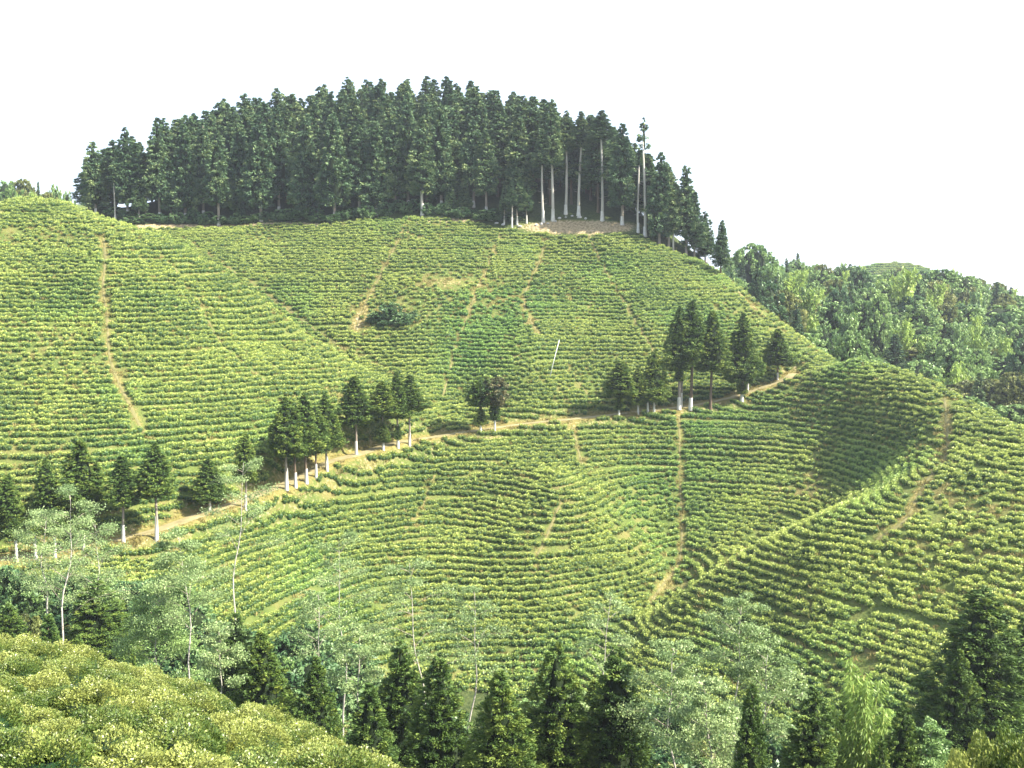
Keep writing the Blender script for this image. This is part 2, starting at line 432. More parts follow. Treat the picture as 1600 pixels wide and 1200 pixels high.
PATHS = [  # footpaths climbing between the plots, in pixels of the photograph
 ([(782,362),(770,395),(757,430),(735,480),(712,540),(700,590),(690,625)], .55),
 ([(848,370),(848,395),(838,420),(820,455),(818,480),(830,505),(845,530)], .8),
 ([(918,368),(935,400),(955,440),(985,490),(1010,530),(1025,560)], .6),
 ([(622,375),(610,400),(590,440),(570,475),(555,520)], .9),
 ([(162,370),(165,410),(160,450),(168,500),(170,560),(190,610),(215,660),(230,690)], 1.0),
 ([(250,400),(290,440),(320,490),(345,535),(390,580),(430,608)], .5),
 ([(893,660),(900,690),(912,735)], .8),
 ([(1061,645),(1062,700),(1062,760),(1066,820),(1064,870),(1045,905),(1012,950)], .8),
 ([(885,770),(870,800),(850,850),(832,880)], .7),
 ([(1475,620),(1482,680),(1478,715),(1440,765),(1415,820),(1360,850)], 1.0),
 ([(440,470),(470,500),(520,535),(580,565),(640,600),(690,660)], .5),
 ([(282,372),(340,408),(400,447),(450,486),(500,522)], .6),
 ([(680,740),(660,790),(652,830)], .6),
 ([(1110,415),(1160,465),(1200,500),(1260,540)], .7),
 ([(880,560),(905,600),(925,625)], .5),
]
path_lines = []
DPATH = np.full(GX.shape, 1e9)
for pl, hw in PATHS:
    w = polyline(pl, .6); hw = hw * .7; path_lines.append((w, hw))
    d, _ = dist_to(w, GX, GY, 4); DPATH = np.minimum(DPATH, d / hw)
# smooth noise fields on the grid
def field(scale, seed, amp=1.0):
    r = np.random.default_rng(seed); out = np.zeros(GX.shape)
    for k_ in range(7):
        a = r.uniform(0, 2 * PI); f = scale * r.uniform(.6, 1.9)
        out += np.sin((GX * math.cos(a) + GY * math.sin(a)) * f + r.uniform(0, 9) + 1.5 * np.sin((GX * math.sin(a) - GY * math.cos(a)) * f * .7 + k_))
    return out / 3.0 * amp
sparse = field(.16, 3)
def blob(px, py, rx, ry):
    return np.exp(-(((PX - px) / rx) ** 2 + ((PY - py) / ry) ** 2)) * (GY > 70)
bare = (1.0 * blob(615,492,55,26) + .7 * blob(560,505,20,22) + .6 * blob(745,440,60,14) + .8 * blob(770,480,40,22) + .7 * blob(680,440,50,18)
        + .3 * blob(1320,640,90,26) + .3 * blob(1400,690,120,26) + .3 * blob(1260,750,50,40) + .7 * blob(60,370,110,14)
        + .5 * blob(500,540,22,14) + .5 * blob(80,560,80,40) + .6 * blob(1190,480,70,26) + .5 * blob(1340,1040,50,40) + .6 * blob(1480,780,60,20))
bare += .12 * np.clip(sparse, 0, 2)
bare_vis = np.clip(bare, 0, 1)
soil = np.clip(blob(905,355,80,9) * 1.7 + blob(265,354,70,4) * 1.2 + blob(450,352,90,4) + blob(700,345,60,4) * .8 + .3 * np.exp(-(DPATH) ** 2) + .35 * bare_vis, 0, 1)
soil = np.maximum(soil, ((DR > 1.5) & (DR < 3.0)) * .35)
dry = np.clip(np.exp(-(DR / 1.9) ** 2) * 1.1 + bare_vis * .5 + .6 * np.exp(-(DPATH / 1.2) ** 2), 0, 1)
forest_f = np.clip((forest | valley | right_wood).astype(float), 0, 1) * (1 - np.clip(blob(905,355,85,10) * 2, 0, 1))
def samp(arr, x, y):
    i = np.clip(np.round((np.asarray(x) - gx[0]) / GS).astype(int), 0, len(gx) - 1); j = np.clip(np.round((np.asarray(y) - gy[0]) / GS).astype(int), 0, len(gy) - 1)
    return arr[j, i]

# ------------------------------------------------------------------ ground sheet, to the horizon
ox = np.array([1.5, 3.5, 6, 10, 16, 25, 38, 55, 80, 115, 160, 230, 330, 480, 700, 1000, 1500, 2300, 3500, 5000.])
oy = np.array([1.5, 3.5, 6, 10, 15, 20, 26, 33, 41, 50, 60, 72, 85, 100, 116, 134, 155, 180, 210, 250, 300, 380, 480, 650, 900, 1300, 2000, 3200, 5000.])
xs = np.r_[gx[0] - ox[::-1], gx, gx[-1] + ox]
ys = np.r_[gy[0] - ox[::-1], gy, gy[-1] + oy]
AX, AY = np.meshgrid(xs, ys)
AH = np.empty(AX.shape)
inside = (AX >= gx[0]) & (AX <= gx[-1]) & (AY >= gy[0]) & (AY <= gy[-1])
AH[inside] = H.ravel()
o_ = ~inside
base = rbf(np.clip(AX[o_], -260, 300), np.clip(AY[o_], -60, 620)) + EYE
far = np.clip(np.maximum(np.maximum(-260 - AX[o_], AX[o_] - 300), np.maximum(-60 - AY[o_], AY[o_] - 620)) / 500, 0, 1)
AH[o_] = np.clip(base, 0, EYE + 40) * (1 - far) + (EYE - 55) * far + sines(AX[o_], AY[o_]) * .8 * np.clip(1 - far * 3, 0, 1)
nx, ny = len(xs), len(ys)
ii, jj = np.meshgrid(np.arange(nx - 1), np.arange(ny - 1))
q = (jj * nx + ii).ravel()
Fq = np.stack([q, q + 1, q + nx + 1, q + nx], 1)
gm = mesh('hillside_ground', np.stack([AX.ravel(), AY.ravel(), AH.ravel()], 1), Fq, M['ground'], smooth=True)
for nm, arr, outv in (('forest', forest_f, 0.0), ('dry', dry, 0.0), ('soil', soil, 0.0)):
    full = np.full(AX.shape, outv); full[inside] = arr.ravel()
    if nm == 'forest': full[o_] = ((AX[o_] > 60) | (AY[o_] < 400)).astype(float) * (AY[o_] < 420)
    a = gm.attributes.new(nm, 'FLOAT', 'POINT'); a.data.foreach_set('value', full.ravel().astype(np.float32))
link('ground', gm, kind='structure')

def ribbon(name, line, hw, mat, off, jit=.12, across=4, seed=0):
    r = np.random.default_rng(seed)
    d = np.gradient(line, axis=0); d = unit(d); nrm = np.stack([-d[:, 1], d[:, 0]], 1)
    N_ = len(line); w = hw * (1 + jit * np.convolve(r.normal(size=N_ + 4), np.ones(5) / 3, 'valid'))
    u = np.linspace(-1, 1, across + 1)
    V = line[:, None] + nrm[:, None] * (u[None] * w[:, None])[..., None]
    z = hz(V[..., 0], V[..., 1]) + off - np.abs(u[None]) ** 3 * off * .7
    V = np.dstack([V, z]).reshape(-1, 3); m_ = across + 1
    Fc = np.array([(i * m_ + j, i * m_ + j + 1, (i + 1) * m_ + j + 1, (i + 1) * m_ + j) for i in range(N_ - 1) for j in range(across)])
    o = link(name, mesh(name, V, Fc, mat, True), kind='structure')
    return o
ribbon('road', road, .85, M['road'], .07, seed=1)
for k_, (w, hw) in enumerate(path_lines):
    ribbon('path', w, hw * .22, M['path'], .06, .3, 2, seed=k_)

# ------------------------------------------------------------------ tea rows: evenly spaced lines along the contours
Hs = H_nat.copy()
for _ in range(4):
    Hs[1:-1, 1:-1] = (Hs[1:-1, 1:-1] * 2 + Hs[:-2, 1:-1] + Hs[2:, 1:-1] + Hs[1:-1, :-2] + Hs[1:-1, 2:]) / 6
HGY, HGX = np.gradient(Hs, GS)
slope = np.hypot(HGX, HGY)
tok = tea_ok & (DPATH > .8)
TXl = (-HGY / (slope + 1e-6)).tolist(); TYl = (HGX / (slope + 1e-6)).tolist()
CSl = (1 / np.sqrt(1 + slope ** 2)).tolist(); OKl = tok.tolist()
NXg, NYg = len(gx), len(gy); X0, Y0 = float(gx[0]), float(gy[0])
ROW = 1.0
cells = {}
def gi(x, y):
    i = int((x - X0) / GS + .5); j = int((y - Y0) / GS + .5)
    return (i, j) if 0 <= i < NXg and 0 <= j < NYg else None
def clear(x, y, d, own):
    ci, cj = int(x // 1.5), int(y // 1.5); d2 = d * d
    for a in (ci - 1, ci, ci + 1):
        for b in (cj - 1, cj, cj + 1):
            for (qx, qy, ow) in cells.get((a, b), ()):
                if ow != own and (qx - x) ** 2 + (qy - y) ** 2 < d2: return False
    return True
rows_out = []
def trace(x, y, own):
    line = [(x, y)]
    for sgn in (1, -1):
        cx, cy = x, y; pdx = pdy = 0
        part = []
        for _ in range(440):
            g = gi(cx, cy)
            if g is None: break
            tx, ty = TXl[g[1]][g[0]], TYl[g[1]][g[0]]
            if pdx or pdy:
                if tx * pdx + ty * pdy < 0: tx, ty = -tx, -ty
                tx, ty = .5 * tx + .5 * pdx, .5 * ty + .5 * pdy
                l = math.hypot(tx, ty) or 1; tx /= l; ty /= l
            else: tx, ty = tx * sgn, ty * sgn
            nx_, ny_ = cx + tx * .42, cy + ty * .42
            g = gi(nx_, ny_)
            if g is None or not OKl[g[1]][g[0]]: break
            if not clear(nx_, ny_, ROW * CSl[g[1]][g[0]] * tight * .86, own): break
            if len(part) > 40 and (nx_ - x) ** 2 + (ny_ - y) ** 2 < .3: break
            cx, cy, pdx, pdy = nx_, ny_, tx, ty
            part.append((cx, cy))
        line = line + part if sgn == 1 else part[::-1] + line
    return line
seeds = []
js, is_ = np.nonzero(tok[::9, ::9])
cand = [(X0 + int(i) * 9 * GS, Y0 + int(j) * 9 * GS) for i, j in zip(is_, js)]
random.shuffle(cand)
js, is_ = np.nonzero(tok[::3, ::3])
cand2 = [(X0 + int(i) * 3 * GS, Y0 + int(j) * 3 * GS) for i, j in zip(is_, js)]
random.shuffle(cand2)
cand += cand2
own = 0
from collections import deque
n_first = len(cand) - len(cand2)
for ic, c0 in enumerate(cand):
    tight = .84 if ic < n_first else .60
    dq = deque([c0])
    while dq:
        x, y = dq.popleft()
        g = gi(x, y)
        if g is None or not OKl[g[1]][g[0]]: continue
        sp_ = ROW * CSl[g[1]][g[0]]
        if not clear(x, y, sp_ * tight, -1): continue
        own += 1
        ln = trace(x, y, own)
        if len(ln) < 3: continue
        for (a, b) in ln: cells.setdefault((int(a // 1.5), int(b // 1.5)), []).append((a, b, own))
        rows_out.append(ln)
        for k_ in range(0, len(ln), 5):
            a, b = ln[k_]; g = gi(a, b)
            if g is None: continue
            tx, ty = TXl[g[1]][g[0]], TYl[g[1]][g[0]]; w_ = ROW * CSl[g[1]][g[0]]
            dq.append((a - ty * w_, b + tx * w_)); dq.append((a + ty * w_, b - tx * w_))
TP = np.array([p_ for ln in rows_out for p_ in ln])
TROW = np.array([k_ for k_, ln in enumerate(rows_out) for _ in ln])
bv = samp(bare_vis, TP[:, 0], TP[:, 1]); sv = samp(sparse, TP[:, 0], TP[:, 1])
keep = rng.random(len(TP)) > np.clip(bv * 1.05 + .03 + .10 * (sv > .7), 0, .93)
keep &= samp(DPATH, TP[:, 0], TP[:, 1]) > .8 + .35 * rng.random(len(TP))
TP = TP[keep]; TROW = TROW[keep]
TP += rng.normal(size=TP.shape) * .07
TZ = hz(TP[:, 0], TP[:, 1])
tpx, tpy = project(TP[:, 0], TP[:, 1], TZ)
print('tea bushes', len(TP))

def bush_mesh(name, nleaf, L, mat, r, wx=.62, h=.62, core_seg=9, twigs=False):
    """a clipped tea bush: lumpy dark mass, flat crown of young leaves; lit top and shaded sides in the tint"""
    th = []
    V, Fc = [], []
    ns, nh = core_seg, 5
    for i in range(nh):
        tt = i / (nh - 1)
        rad = wx * (.62, .92, 1.0, .86, .35)[i]; z = h * (-.25, .30, .62, .86, .93)[i]
        for j in range(ns):
            a = j / ns * 2 * PI; rr = rad * r.uniform(.82, 1.05)
            V.append((rr * math.cos(a), rr * math.sin(a), z + r.uniform(-.03, .03)))
    for i in range(nh - 1):
        for j in range(ns): Fc.append((i * ns + j, i * ns + (j + 1) % ns, (i + 1) * ns + (j + 1) % ns, (i + 1) * ns + j))
    V = np.array(V); V[:, 2] *= .84; V[:, :2] *= .93
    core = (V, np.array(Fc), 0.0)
    u = r.random(nleaf); a = r.uniform(0, 2 * PI, nleaf)
    top = r.random(nleaf) < .66
    rad = np.where(top, wx * np.sqrt(u) * 1.0, wx * r.uniform(.92, 1.08, nleaf))
    lump = .10 * np.sin(a * 3 + 1 + rad * 5) + .09 * np.sin(a * 5 + rad * 13)
    z = np.where(top, h * (1.0 - .30 * (rad / wx) ** 4) + lump * h + r.uniform(-.05, .07, nleaf) * 1.2 + .07 * np.maximum(0, np.sin(a * 7 + rad * 31)) * h, h * r.uniform(.05, .85, nleaf))
    cc = np.stack([rad * np.cos(a), rad * np.sin(a), z], 1)
    out = np.stack([np.cos(a), np.sin(a), np.where(top, 1.2, .35)], 1)
    d = unit(out + r.normal(size=out.shape) * .65)
    lv, lf = leaf_quads(cc, d, L * r.uniform(.7, 1.25, nleaf), L * .55, r)
    tt = np.where(top, .60 + r.normal(size=nleaf) * .12 + .2 * (z > h) + .12 * np.sin(a * 2 + rad * 6), .38 + r.normal(size=nleaf) * .1 + .22 * z / h)  # tint paints light onto the top leaves and shade onto the sides
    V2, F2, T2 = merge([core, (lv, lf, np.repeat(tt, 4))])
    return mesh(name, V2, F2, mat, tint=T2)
hid = bpy.data.collections.new('tea_bush_kinds')
for k_ in range(6):
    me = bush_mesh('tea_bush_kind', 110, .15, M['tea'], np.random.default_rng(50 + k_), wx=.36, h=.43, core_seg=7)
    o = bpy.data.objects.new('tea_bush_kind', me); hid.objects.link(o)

def scatter(name, pos, rot, scl, rnd, coll, kind='stuff', label=None, cat=None):
    me = bpy.data.meshes.new(name); me.vertices.add(len(pos)); me.vertices.foreach_set('co', np.asarray(pos, np.float32).ravel())
    a = me.attributes.new('rot', 'FLOAT_VECTOR', 'POINT'); a.data.foreach_set('vector', np.asarray(rot, np.float32).ravel())
    a = me.attributes.new('scl', 'FLOAT_VECTOR', 'POINT'); a.data.foreach_set('vector', np.asarray(scl, np.float32).ravel())
    a = me.attributes.new('rnd', 'FLOAT', 'POINT'); a.data.foreach_set('value', np.asarray(rnd, np.float32))
    ng = bpy.data.node_groups.new(name, 'GeometryNodeTree')
    ng.interface.new_socket('Geometry', in_out='INPUT', socket_type='NodeSocketGeometry')
    ng.interface.new_socket('Geometry', in_out='OUTPUT', socket_type='NodeSocketGeometry')
    N = ng.nodes.new; L = ng.links.new
    gi_, go_ = N('NodeGroupInput'), N('NodeGroupOutput')
    ci = N('GeometryNodeCollectionInfo'); ci.inputs['Collection'].default_value = coll; ci.inputs['Separate Children'].default_value = True; ci.inputs['Reset Children'].default_value = True
    ip = N('GeometryNodeInstanceOnPoints'); ip.inputs['Pick Instance'].default_value = True
    ra = N('GeometryNodeInputNamedAttribute'); ra.data_type = 'FLOAT_VECTOR'; ra.inputs['Name'].default_value = 'rot'
    sa = N('GeometryNodeInputNamedAttribute'); sa.data_type = 'FLOAT_VECTOR'; sa.inputs['Name'].default_value = 'scl'
    L(gi_.outputs[0], ip.inputs['Points']); L(ci.outputs[0], ip.inputs['Instance'])
    er = N('FunctionNodeEulerToRotation'); L(ra.outputs['Attribute'], er.inputs[0]); L(er.outputs[0], ip.inputs['Rotation'])
    L(sa.outputs['Attribute'], ip.inputs['Scale']); L(ip.outputs[0], go_.inputs[0])
    o = link(name, me, kind=kind)
    if label: o['label'] = label
    if cat: o['category'] = cat
    md = o.modifiers.new('scatter', 'NODES'); md.node_group = ng
    return o

# the nearest and largest-looking rows are single bushes, the rest one planting
inview = (tpx > -10) & (tpx < 1610) & (tpy > 0) & (tpy < 1120)
near_rank = np.where(inview & (tpx > 1180), np.hypot(TP[:, 0], TP[:, 1]), 1e9)
N_NEAR_ROWS = 52
order = np.argsort(near_rank)[:N_NEAR_ROWS]
single = np.zeros(len(TP), bool); single[order] = True
tilt = np.zeros((len(TP), 3)); tilt[:, 2] = rng.uniform(0, 2 * PI, len(TP))
tilt[:, 0] = rng.normal(size=len(TP)) * .08; tilt[:, 1] = rng.normal(size=len(TP)) * .08
ss = rng.uniform(.82, 1.2, len(TP)) * (1 + .08 * np.sin(TROW * 2.3))
scl = np.stack([ss * rng.uniform(.92, 1.12, len(TP)), ss * rng.uniform(.92, 1.12, len(TP)), ss * rng.uniform(.8, 1.25, len(TP))], 1)
rowrnd = np.random.default_rng(5).random(len(rows_out))
trn = np.clip(rng.random(len(TP)) * .7 + rowrnd[TROW] * .3, 0, 1)
# plot tones, yellowish to bluish, with sunlit spur and shaded left-facing slopes painted in
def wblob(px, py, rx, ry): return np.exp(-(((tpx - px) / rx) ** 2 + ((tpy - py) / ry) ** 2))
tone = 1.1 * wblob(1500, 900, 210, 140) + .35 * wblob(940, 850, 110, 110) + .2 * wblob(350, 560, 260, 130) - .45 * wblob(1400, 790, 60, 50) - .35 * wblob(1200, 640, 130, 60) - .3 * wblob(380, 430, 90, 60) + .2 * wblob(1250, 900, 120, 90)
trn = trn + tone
m_ = ~single
tzs = TZ - .04
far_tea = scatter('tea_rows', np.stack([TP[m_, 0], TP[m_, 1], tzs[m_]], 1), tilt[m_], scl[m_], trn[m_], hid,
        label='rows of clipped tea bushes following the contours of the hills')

# ------------------------------------------------------------------ single tea bushes, near rows and the near slope
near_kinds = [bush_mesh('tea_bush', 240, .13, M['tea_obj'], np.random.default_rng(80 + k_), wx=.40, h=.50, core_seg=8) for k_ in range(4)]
for i in np.nonzero(single)[0]:
    o = link('tea_bush', near_kinds[i % 4], loc=(TP[i, 0], TP[i, 1], tzs[i]), cat='tea bush', group='tea bushes in rows low on the right-hand spur',
             label='small tea bush in the contour rows low on the right-hand spur')
    o.rotation_euler = tilt[i]; o.scale = scl[i]
fore_kinds = []
for k_ in range(7):
    r = np.random.default_rng(120 + k_)
    fore_kinds.append(bush_mesh('tea_bush', 6500, .042, M['tea_obj'], r, wx=.57, h=.66, core_seg=16))
cnt = 0
fy = 8.0
nearpts = []
while fy < 34:
    fx_ = -24 + rng.uniform(0, 1)
    while fx_ < 4:
        x, y = fx_ + rng.uniform(-.14, .14), fy + .25 * math.sin(fx_ * .5) + rng.uniform(-.12, .12)
        z = float(hz(x, y)); a, b = project(x, y, z + .7)
        if -160 < a < 596 and b < 1330: nearpts.append((x, y, z, a, b))
        fx_ += rng.uniform(.92, 1.15)
    fy += (1.02, 1.02, 1.5)[int(fy * 7) % 3]
nearpts = [p_ for p_ in nearpts if abs((p_[0] + 5.6) - .45 * (p_[1] - 15)) > .0]
random.shuffle(nearpts)
NP_ = sorted(nearpts, key=lambda p_: math.hypot(p_[0], p_[1]))[:252]
for (x, y, z, a, b) in NP_:
    if rng.random() < .10: continue
    o = link('tea_bush', fore_kinds[int(rng.integers(7))], loc=(x, y, z + .02), cat='tea bush', group='clipped tea bushes on the near slope',
             label='clipped tea bush on the outer edge of the near slope, against the dark gully' if (a - b * .0) * .38 + 985 > b - 28 and a > 0 and b < 1180 and (b - (988 + .36 * a)) < 22 else ('large-leaved tea bush low in the near corner of the picture' if b > 1140 else 'clipped tea bush in the middle of the near slope planting'))
    s_ = rng.uniform(.86, 1.12)
    o.scale = (s_ * rng.uniform(.95, 1.15), s_ * rng.uniform(.9, 1.08), s_ * rng.uniform(.74, 1.05)); o.rotation_euler = (rng.normal() * .08, rng.normal() * .08, rng.uniform(0, 6.28))
print('near bushes', len(NP_))

# ------------------------------------------------------------------ dry grass tufts
hg = bpy.data.collections.new('grass_tuft_kinds')
for k_ in range(3):
    r = np.random.default_rng(200 + k_); m2 = 26
    b = r.normal(size=(m2, 3)) * [.16, .16, 0]; d = unit(np.stack([r.normal(size=m2) * .5, r.normal(size=m2) * .5, np.ones(m2)], 1))
    V, Fc = leaf_quads(b + d * .16, d, .36 * r.uniform(.6, 1.2, m2), .05, r)
    hg.objects.link(bpy.data.objects.new('grass_tuft_kind', mesh('grass_tuft', V, Fc, M['grass'], tint=np.repeat(r.uniform(.2, .9, m2), 4))))
ng_ = 60000
gxx = rng.uniform(-100, 70, ng_); gyy = rng.uniform(70, 212, ng_)
w_ = samp(dry, gxx, gyy) * (samp(DR, gxx, gyy) > 1.2) * (samp(DPATH, gxx, gyy) > .55) + .13 * samp(tea_ok.astype(float), gxx, gyy)
kp = rng.random(ng_) < w_
gxx, gyy = gxx[kp], gyy[kp]; m2 = len(gxx)
sg = rng.uniform(.6, 1.5, m2)
scatter('dry_grass', np.stack([gxx, gyy, hz(gxx, gyy) - .03], 1), np.stack([np.zeros(m2), np.zeros(m2), rng.uniform(0, 6.28, m2)], 1), np.stack([sg * 1.2, sg * 1.2, sg], 1), rng.random(m2), hg,
        label='dry yellow grass along the road verges, footpaths and bare patches')
print('grass', m2)

# ================================================================== TREES
def conifer_crown(name, mat, r, nclump=90, per=26, L=.10, W=.05, shape='cone', core=.55, droop=.25, clump_r=.12, hollow=0.0, A=3.0):
    """unit crown (z 0..1, radius about .5) built in the proportions it will be scaled to: A = height / width"""
    def prof(t):
        if shape == 'cone':    v = 1.10 * (1 - t) ** .70 * min(1, .55 + t * 3.2)
        elif shape == 'plump': v = 1.06 * (1 - t ** 1.35) ** .85 * min(1, .62 + t * 3)
        elif shape == 'column': v = min(1, .65 + t * 2) * (1 - t ** 2.6) ** .8
        elif shape == 'tall':  v = min(1, .60 + t * 2.0) * (1 - t) ** .66 * 1.16
        elif shape == 'round': v = math.sqrt(max(0, 1 - (2 * t - .95) ** 2)) + .08
        elif shape == 'tuft':  v = min(1, .3 + t * 3) * (1 - t) ** .5 * (1 + .35 * math.sin(t * 19))
        return .5 * max(v, .03)
    ph = r.uniform(0, 6.28, 5)
    def bulge(a, t): return 1 + .17 * math.sin(2 * a + ph[0] + 5 * t) + .15 * math.sin(3 * a + ph[1] - 9 * t) +   .06 * math.sin(17 * t + ph[2] + a) + .04 * math.sin(31 * t + ph[3] - 2 * a)
    parts = []; ncore = 0
    if core > 0:
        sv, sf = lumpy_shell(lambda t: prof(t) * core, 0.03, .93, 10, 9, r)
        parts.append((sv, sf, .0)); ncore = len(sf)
    cs, ds, ts = [], [], []
    k_ = 0
    while k_ < nclump:
        t = r.random() * .985
        if r.random() > prof(t) / .5 + .16: continue
        k_ += 1
        a = r.uniform(0, 2 * PI)
        rr = prof(t) * bulge(a, t) * (r.uniform(.60, .88) if r.random() < .45 else r.uniform(.88, 1.06))
        if hollow and r.random() < hollow: continue
        c = np.array([rr * math.cos(a), rr * math.sin(a), t * A])
        e = r.normal(size=(per, 3)); e = unit(e) * (r.random((per, 1)) ** .5)
        e *= np.array([clump_r, clump_r, clump_r * .75]) * (.34 + .76 * (1 - t)) * r.uniform(.75, 1.3)
        pos = c + e
        out = unit(np.array([math.cos(a), math.sin(a), .25]) + r.normal(size=(per, 3)) * .55 - np.array([0, 0, droop]))
        tip = e @ np.array([math.cos(a), math.sin(a), .8]) / clump_r
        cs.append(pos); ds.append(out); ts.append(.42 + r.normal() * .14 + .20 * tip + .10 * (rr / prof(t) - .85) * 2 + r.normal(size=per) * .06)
    cs = np.vstack(cs); ds = np.vstack(ds); ts = np.concatenate(ts)
    lv, lf = leaf_quads(cs, ds, L * r.uniform(.6, 1.3, len(cs)), W, r)
    lv[:, 2] /= A
    parts.append((lv, lf, np.repeat(ts, 4)))
    V, Fc, T = merge(parts)
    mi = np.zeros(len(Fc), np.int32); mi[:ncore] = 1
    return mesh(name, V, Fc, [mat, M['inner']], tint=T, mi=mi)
def trunk_mesh(name, mat, r, seg=7, top=.28, bend=.01, stubs=0, flare=1.35):
    """unit trunk: height 1, base radius 1 (scaled), with a root flare and short dead stubs"""
    zs = np.array([-.03, 0, .03, .1, .25, .5, .75, 1.0])
    bend *= .35
    off = np.stack([bend * np.sin(zs * 5), bend * (np.cos(zs * 4) - 1), zs], 1)
    rad = np.array([flare * 1.1, flare, 1.08, 1, .9, .74, .55, top])
    return off, rad
# trunks need true proportions, so build them per height class: radius/height ratio fixed
def make_trunk(name, mat, ratio, r, bend=.012, top=.12, stubs=6, lean=(0, 0)):
    off, rad = trunk_mesh(name, mat, r, bend=bend, top=top)
    off = off.copy(); off[:, 0] += lean[0] * off[:, 2]; off[:, 1] += lean[1] * off[:, 2]
    s = Soup(); V, Fc = tube(off, rad * ratio, 7); s.add(V, Fc)
    for k_ in range(stubs):
        t = r.uniform(.2, .9); a = r.uniform(0, 6.28); p0 = np.array([np.interp(t, off[:, 2], off[:, 0]), np.interp(t, off[:, 2], off[:, 1]), t])
        V, Fc = tube([p0, p0 + np.array([math.cos(a), math.sin(a), .35]) * ratio * r.uniform(2, 4)], [ratio * .16, ratio * .06], 4)
        s.add(V, Fc)
    return s.mesh(name, mat, True)
CR = {}
r_ = np.random.default_rng
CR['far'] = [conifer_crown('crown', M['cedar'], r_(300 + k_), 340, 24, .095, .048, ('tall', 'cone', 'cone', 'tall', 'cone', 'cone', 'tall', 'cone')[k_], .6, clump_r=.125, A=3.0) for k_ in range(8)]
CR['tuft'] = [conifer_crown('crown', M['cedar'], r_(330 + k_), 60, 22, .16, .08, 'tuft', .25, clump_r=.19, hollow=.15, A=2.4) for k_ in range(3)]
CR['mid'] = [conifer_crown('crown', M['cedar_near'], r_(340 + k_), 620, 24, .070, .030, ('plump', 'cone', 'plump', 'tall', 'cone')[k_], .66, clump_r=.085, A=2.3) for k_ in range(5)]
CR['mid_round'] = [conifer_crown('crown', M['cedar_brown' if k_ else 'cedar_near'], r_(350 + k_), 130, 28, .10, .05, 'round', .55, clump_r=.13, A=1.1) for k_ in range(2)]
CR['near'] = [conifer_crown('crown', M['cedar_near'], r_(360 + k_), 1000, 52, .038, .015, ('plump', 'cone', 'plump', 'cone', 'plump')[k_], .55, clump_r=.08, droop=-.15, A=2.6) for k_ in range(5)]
CR['bush'] = [conifer_crown('crown', M['leaf_dark'], r_(380 + k_), 130, 26, .085, .055, 'round', .6, clump_r=.13, A=.8) for k_ in range(3)]
CR['broad'] = [conifer_crown('crown', M[('leaf_mid', 'leaf_dark', 'leaf_mid', 'leaf_olive', 'leaf_mid')[k_]], r_(390 + k_), 300, 32, .058, .036, 'round', .6, clump_r=.11, A=1.1) for k_ in range(5)]
TR = {'dark': [make_trunk('trunk', M['bark_dark'], .0135, r_(400 + k_)) for k_ in range(3)],
      'grey': [make_trunk('trunk', M['bark'], .012, r_(410 + k_)) for k_ in range(3)],
      'pale': [make_trunk('trunk', M['bark_pale'], .010, r_(420 + k_), stubs=14) for k_ in range(3)]}
def wash_mesh():
    V, Fc = tube([(0, 0, -.02), (0, 0, .08), (0, 0, .5), (0, 0, 1.0)], [1.5, 1.38, 1.14, 1.06], 9)
    s = Soup(); s.add(V, Fc); return s.mesh('whitewash', M['lime'], True)
WASH = wash_mesh()
bxi = 0
def conifer(x, y, H_, W_, cb, kind, tk, label, group=None, wash=0, name='conifer_tree', cat='conifer', low=None, zoff=0, tr=None, rr=None):
    """H_: total height, W_: crown width, cb: height at which the crown starts"""
    r = rr or rng
    z = float(hz(x, y)) - .05 + zoff
    root = link(name, None, loc=(x, y, z), label=label, cat=cat, group=group)
    root.rotation_euler = (r.normal() * .012, r.normal() * .012, r.uniform(0, 6.28))
    tr_ = tr or .0135 if tk == 'dark' else .012 if tk == 'grey' else .010
    trad = tr if tr else max(.10, min(.24, H_ * .0125))
    ratio = {'dark': .0135, 'grey': .012, 'pale': .010}[tk]
    tt = link('trunk', TR[tk][int(r.integers(3))], root); hh = H_ * .93
    trad *= 1.2
    tt.scale = (trad / ratio, trad / ratio, hh)
    ms = CR[kind]; c = link('crown', ms[(0 if bxi < 760 else 1) if kind == 'mid_round' else int(r.integers(len(ms)))], root, loc=(0, 0, cb)); c.scale = (W_, W_ * r.uniform(.9, 1.1), H_ - cb)
    c.rotation_euler = (0, 0, r.uniform(0, 6.28))
    if low:   # a lower separate clump of shoots on the stem: (bottom, top, width, kind)
        c2 = link('crown', CR[low[3]][0], root, loc=(0, 0, low[0])); c2.scale = (low[2], low[2], low[1] - low[0])
    if wash:
        w = link('whitewash', WASH, tt, loc=(0, 0, 0)); f = trad * 1.04 / (trad / ratio)
        w.scale = (f, f, wash / hh)
    return root
def px2m(px, D): return px * D / F
def road_tree(bx, by, ty, w, cby, label, kind='mid', tk='grey', wash=1.7, low=None, name='conifer_tree', group='conifers planted along the earth road', near=80):
    global bxi
    bxi = bx
    x, y, z = hit(bx, by, near)
    u = px2m(1, y)
    H_ = (by - ty) * u; cb = (by - cby) * u
    lo = None
    if low: lo = ((by - low[0]) * u, (by - low[1]) * u, low[2] * u, low[3])
    return conifer(x, y, H_, w * u * 1.22, cb, kind, tk, label, group, wash, low=lo, name=name)
G_ = 'conifers planted along the earth road'
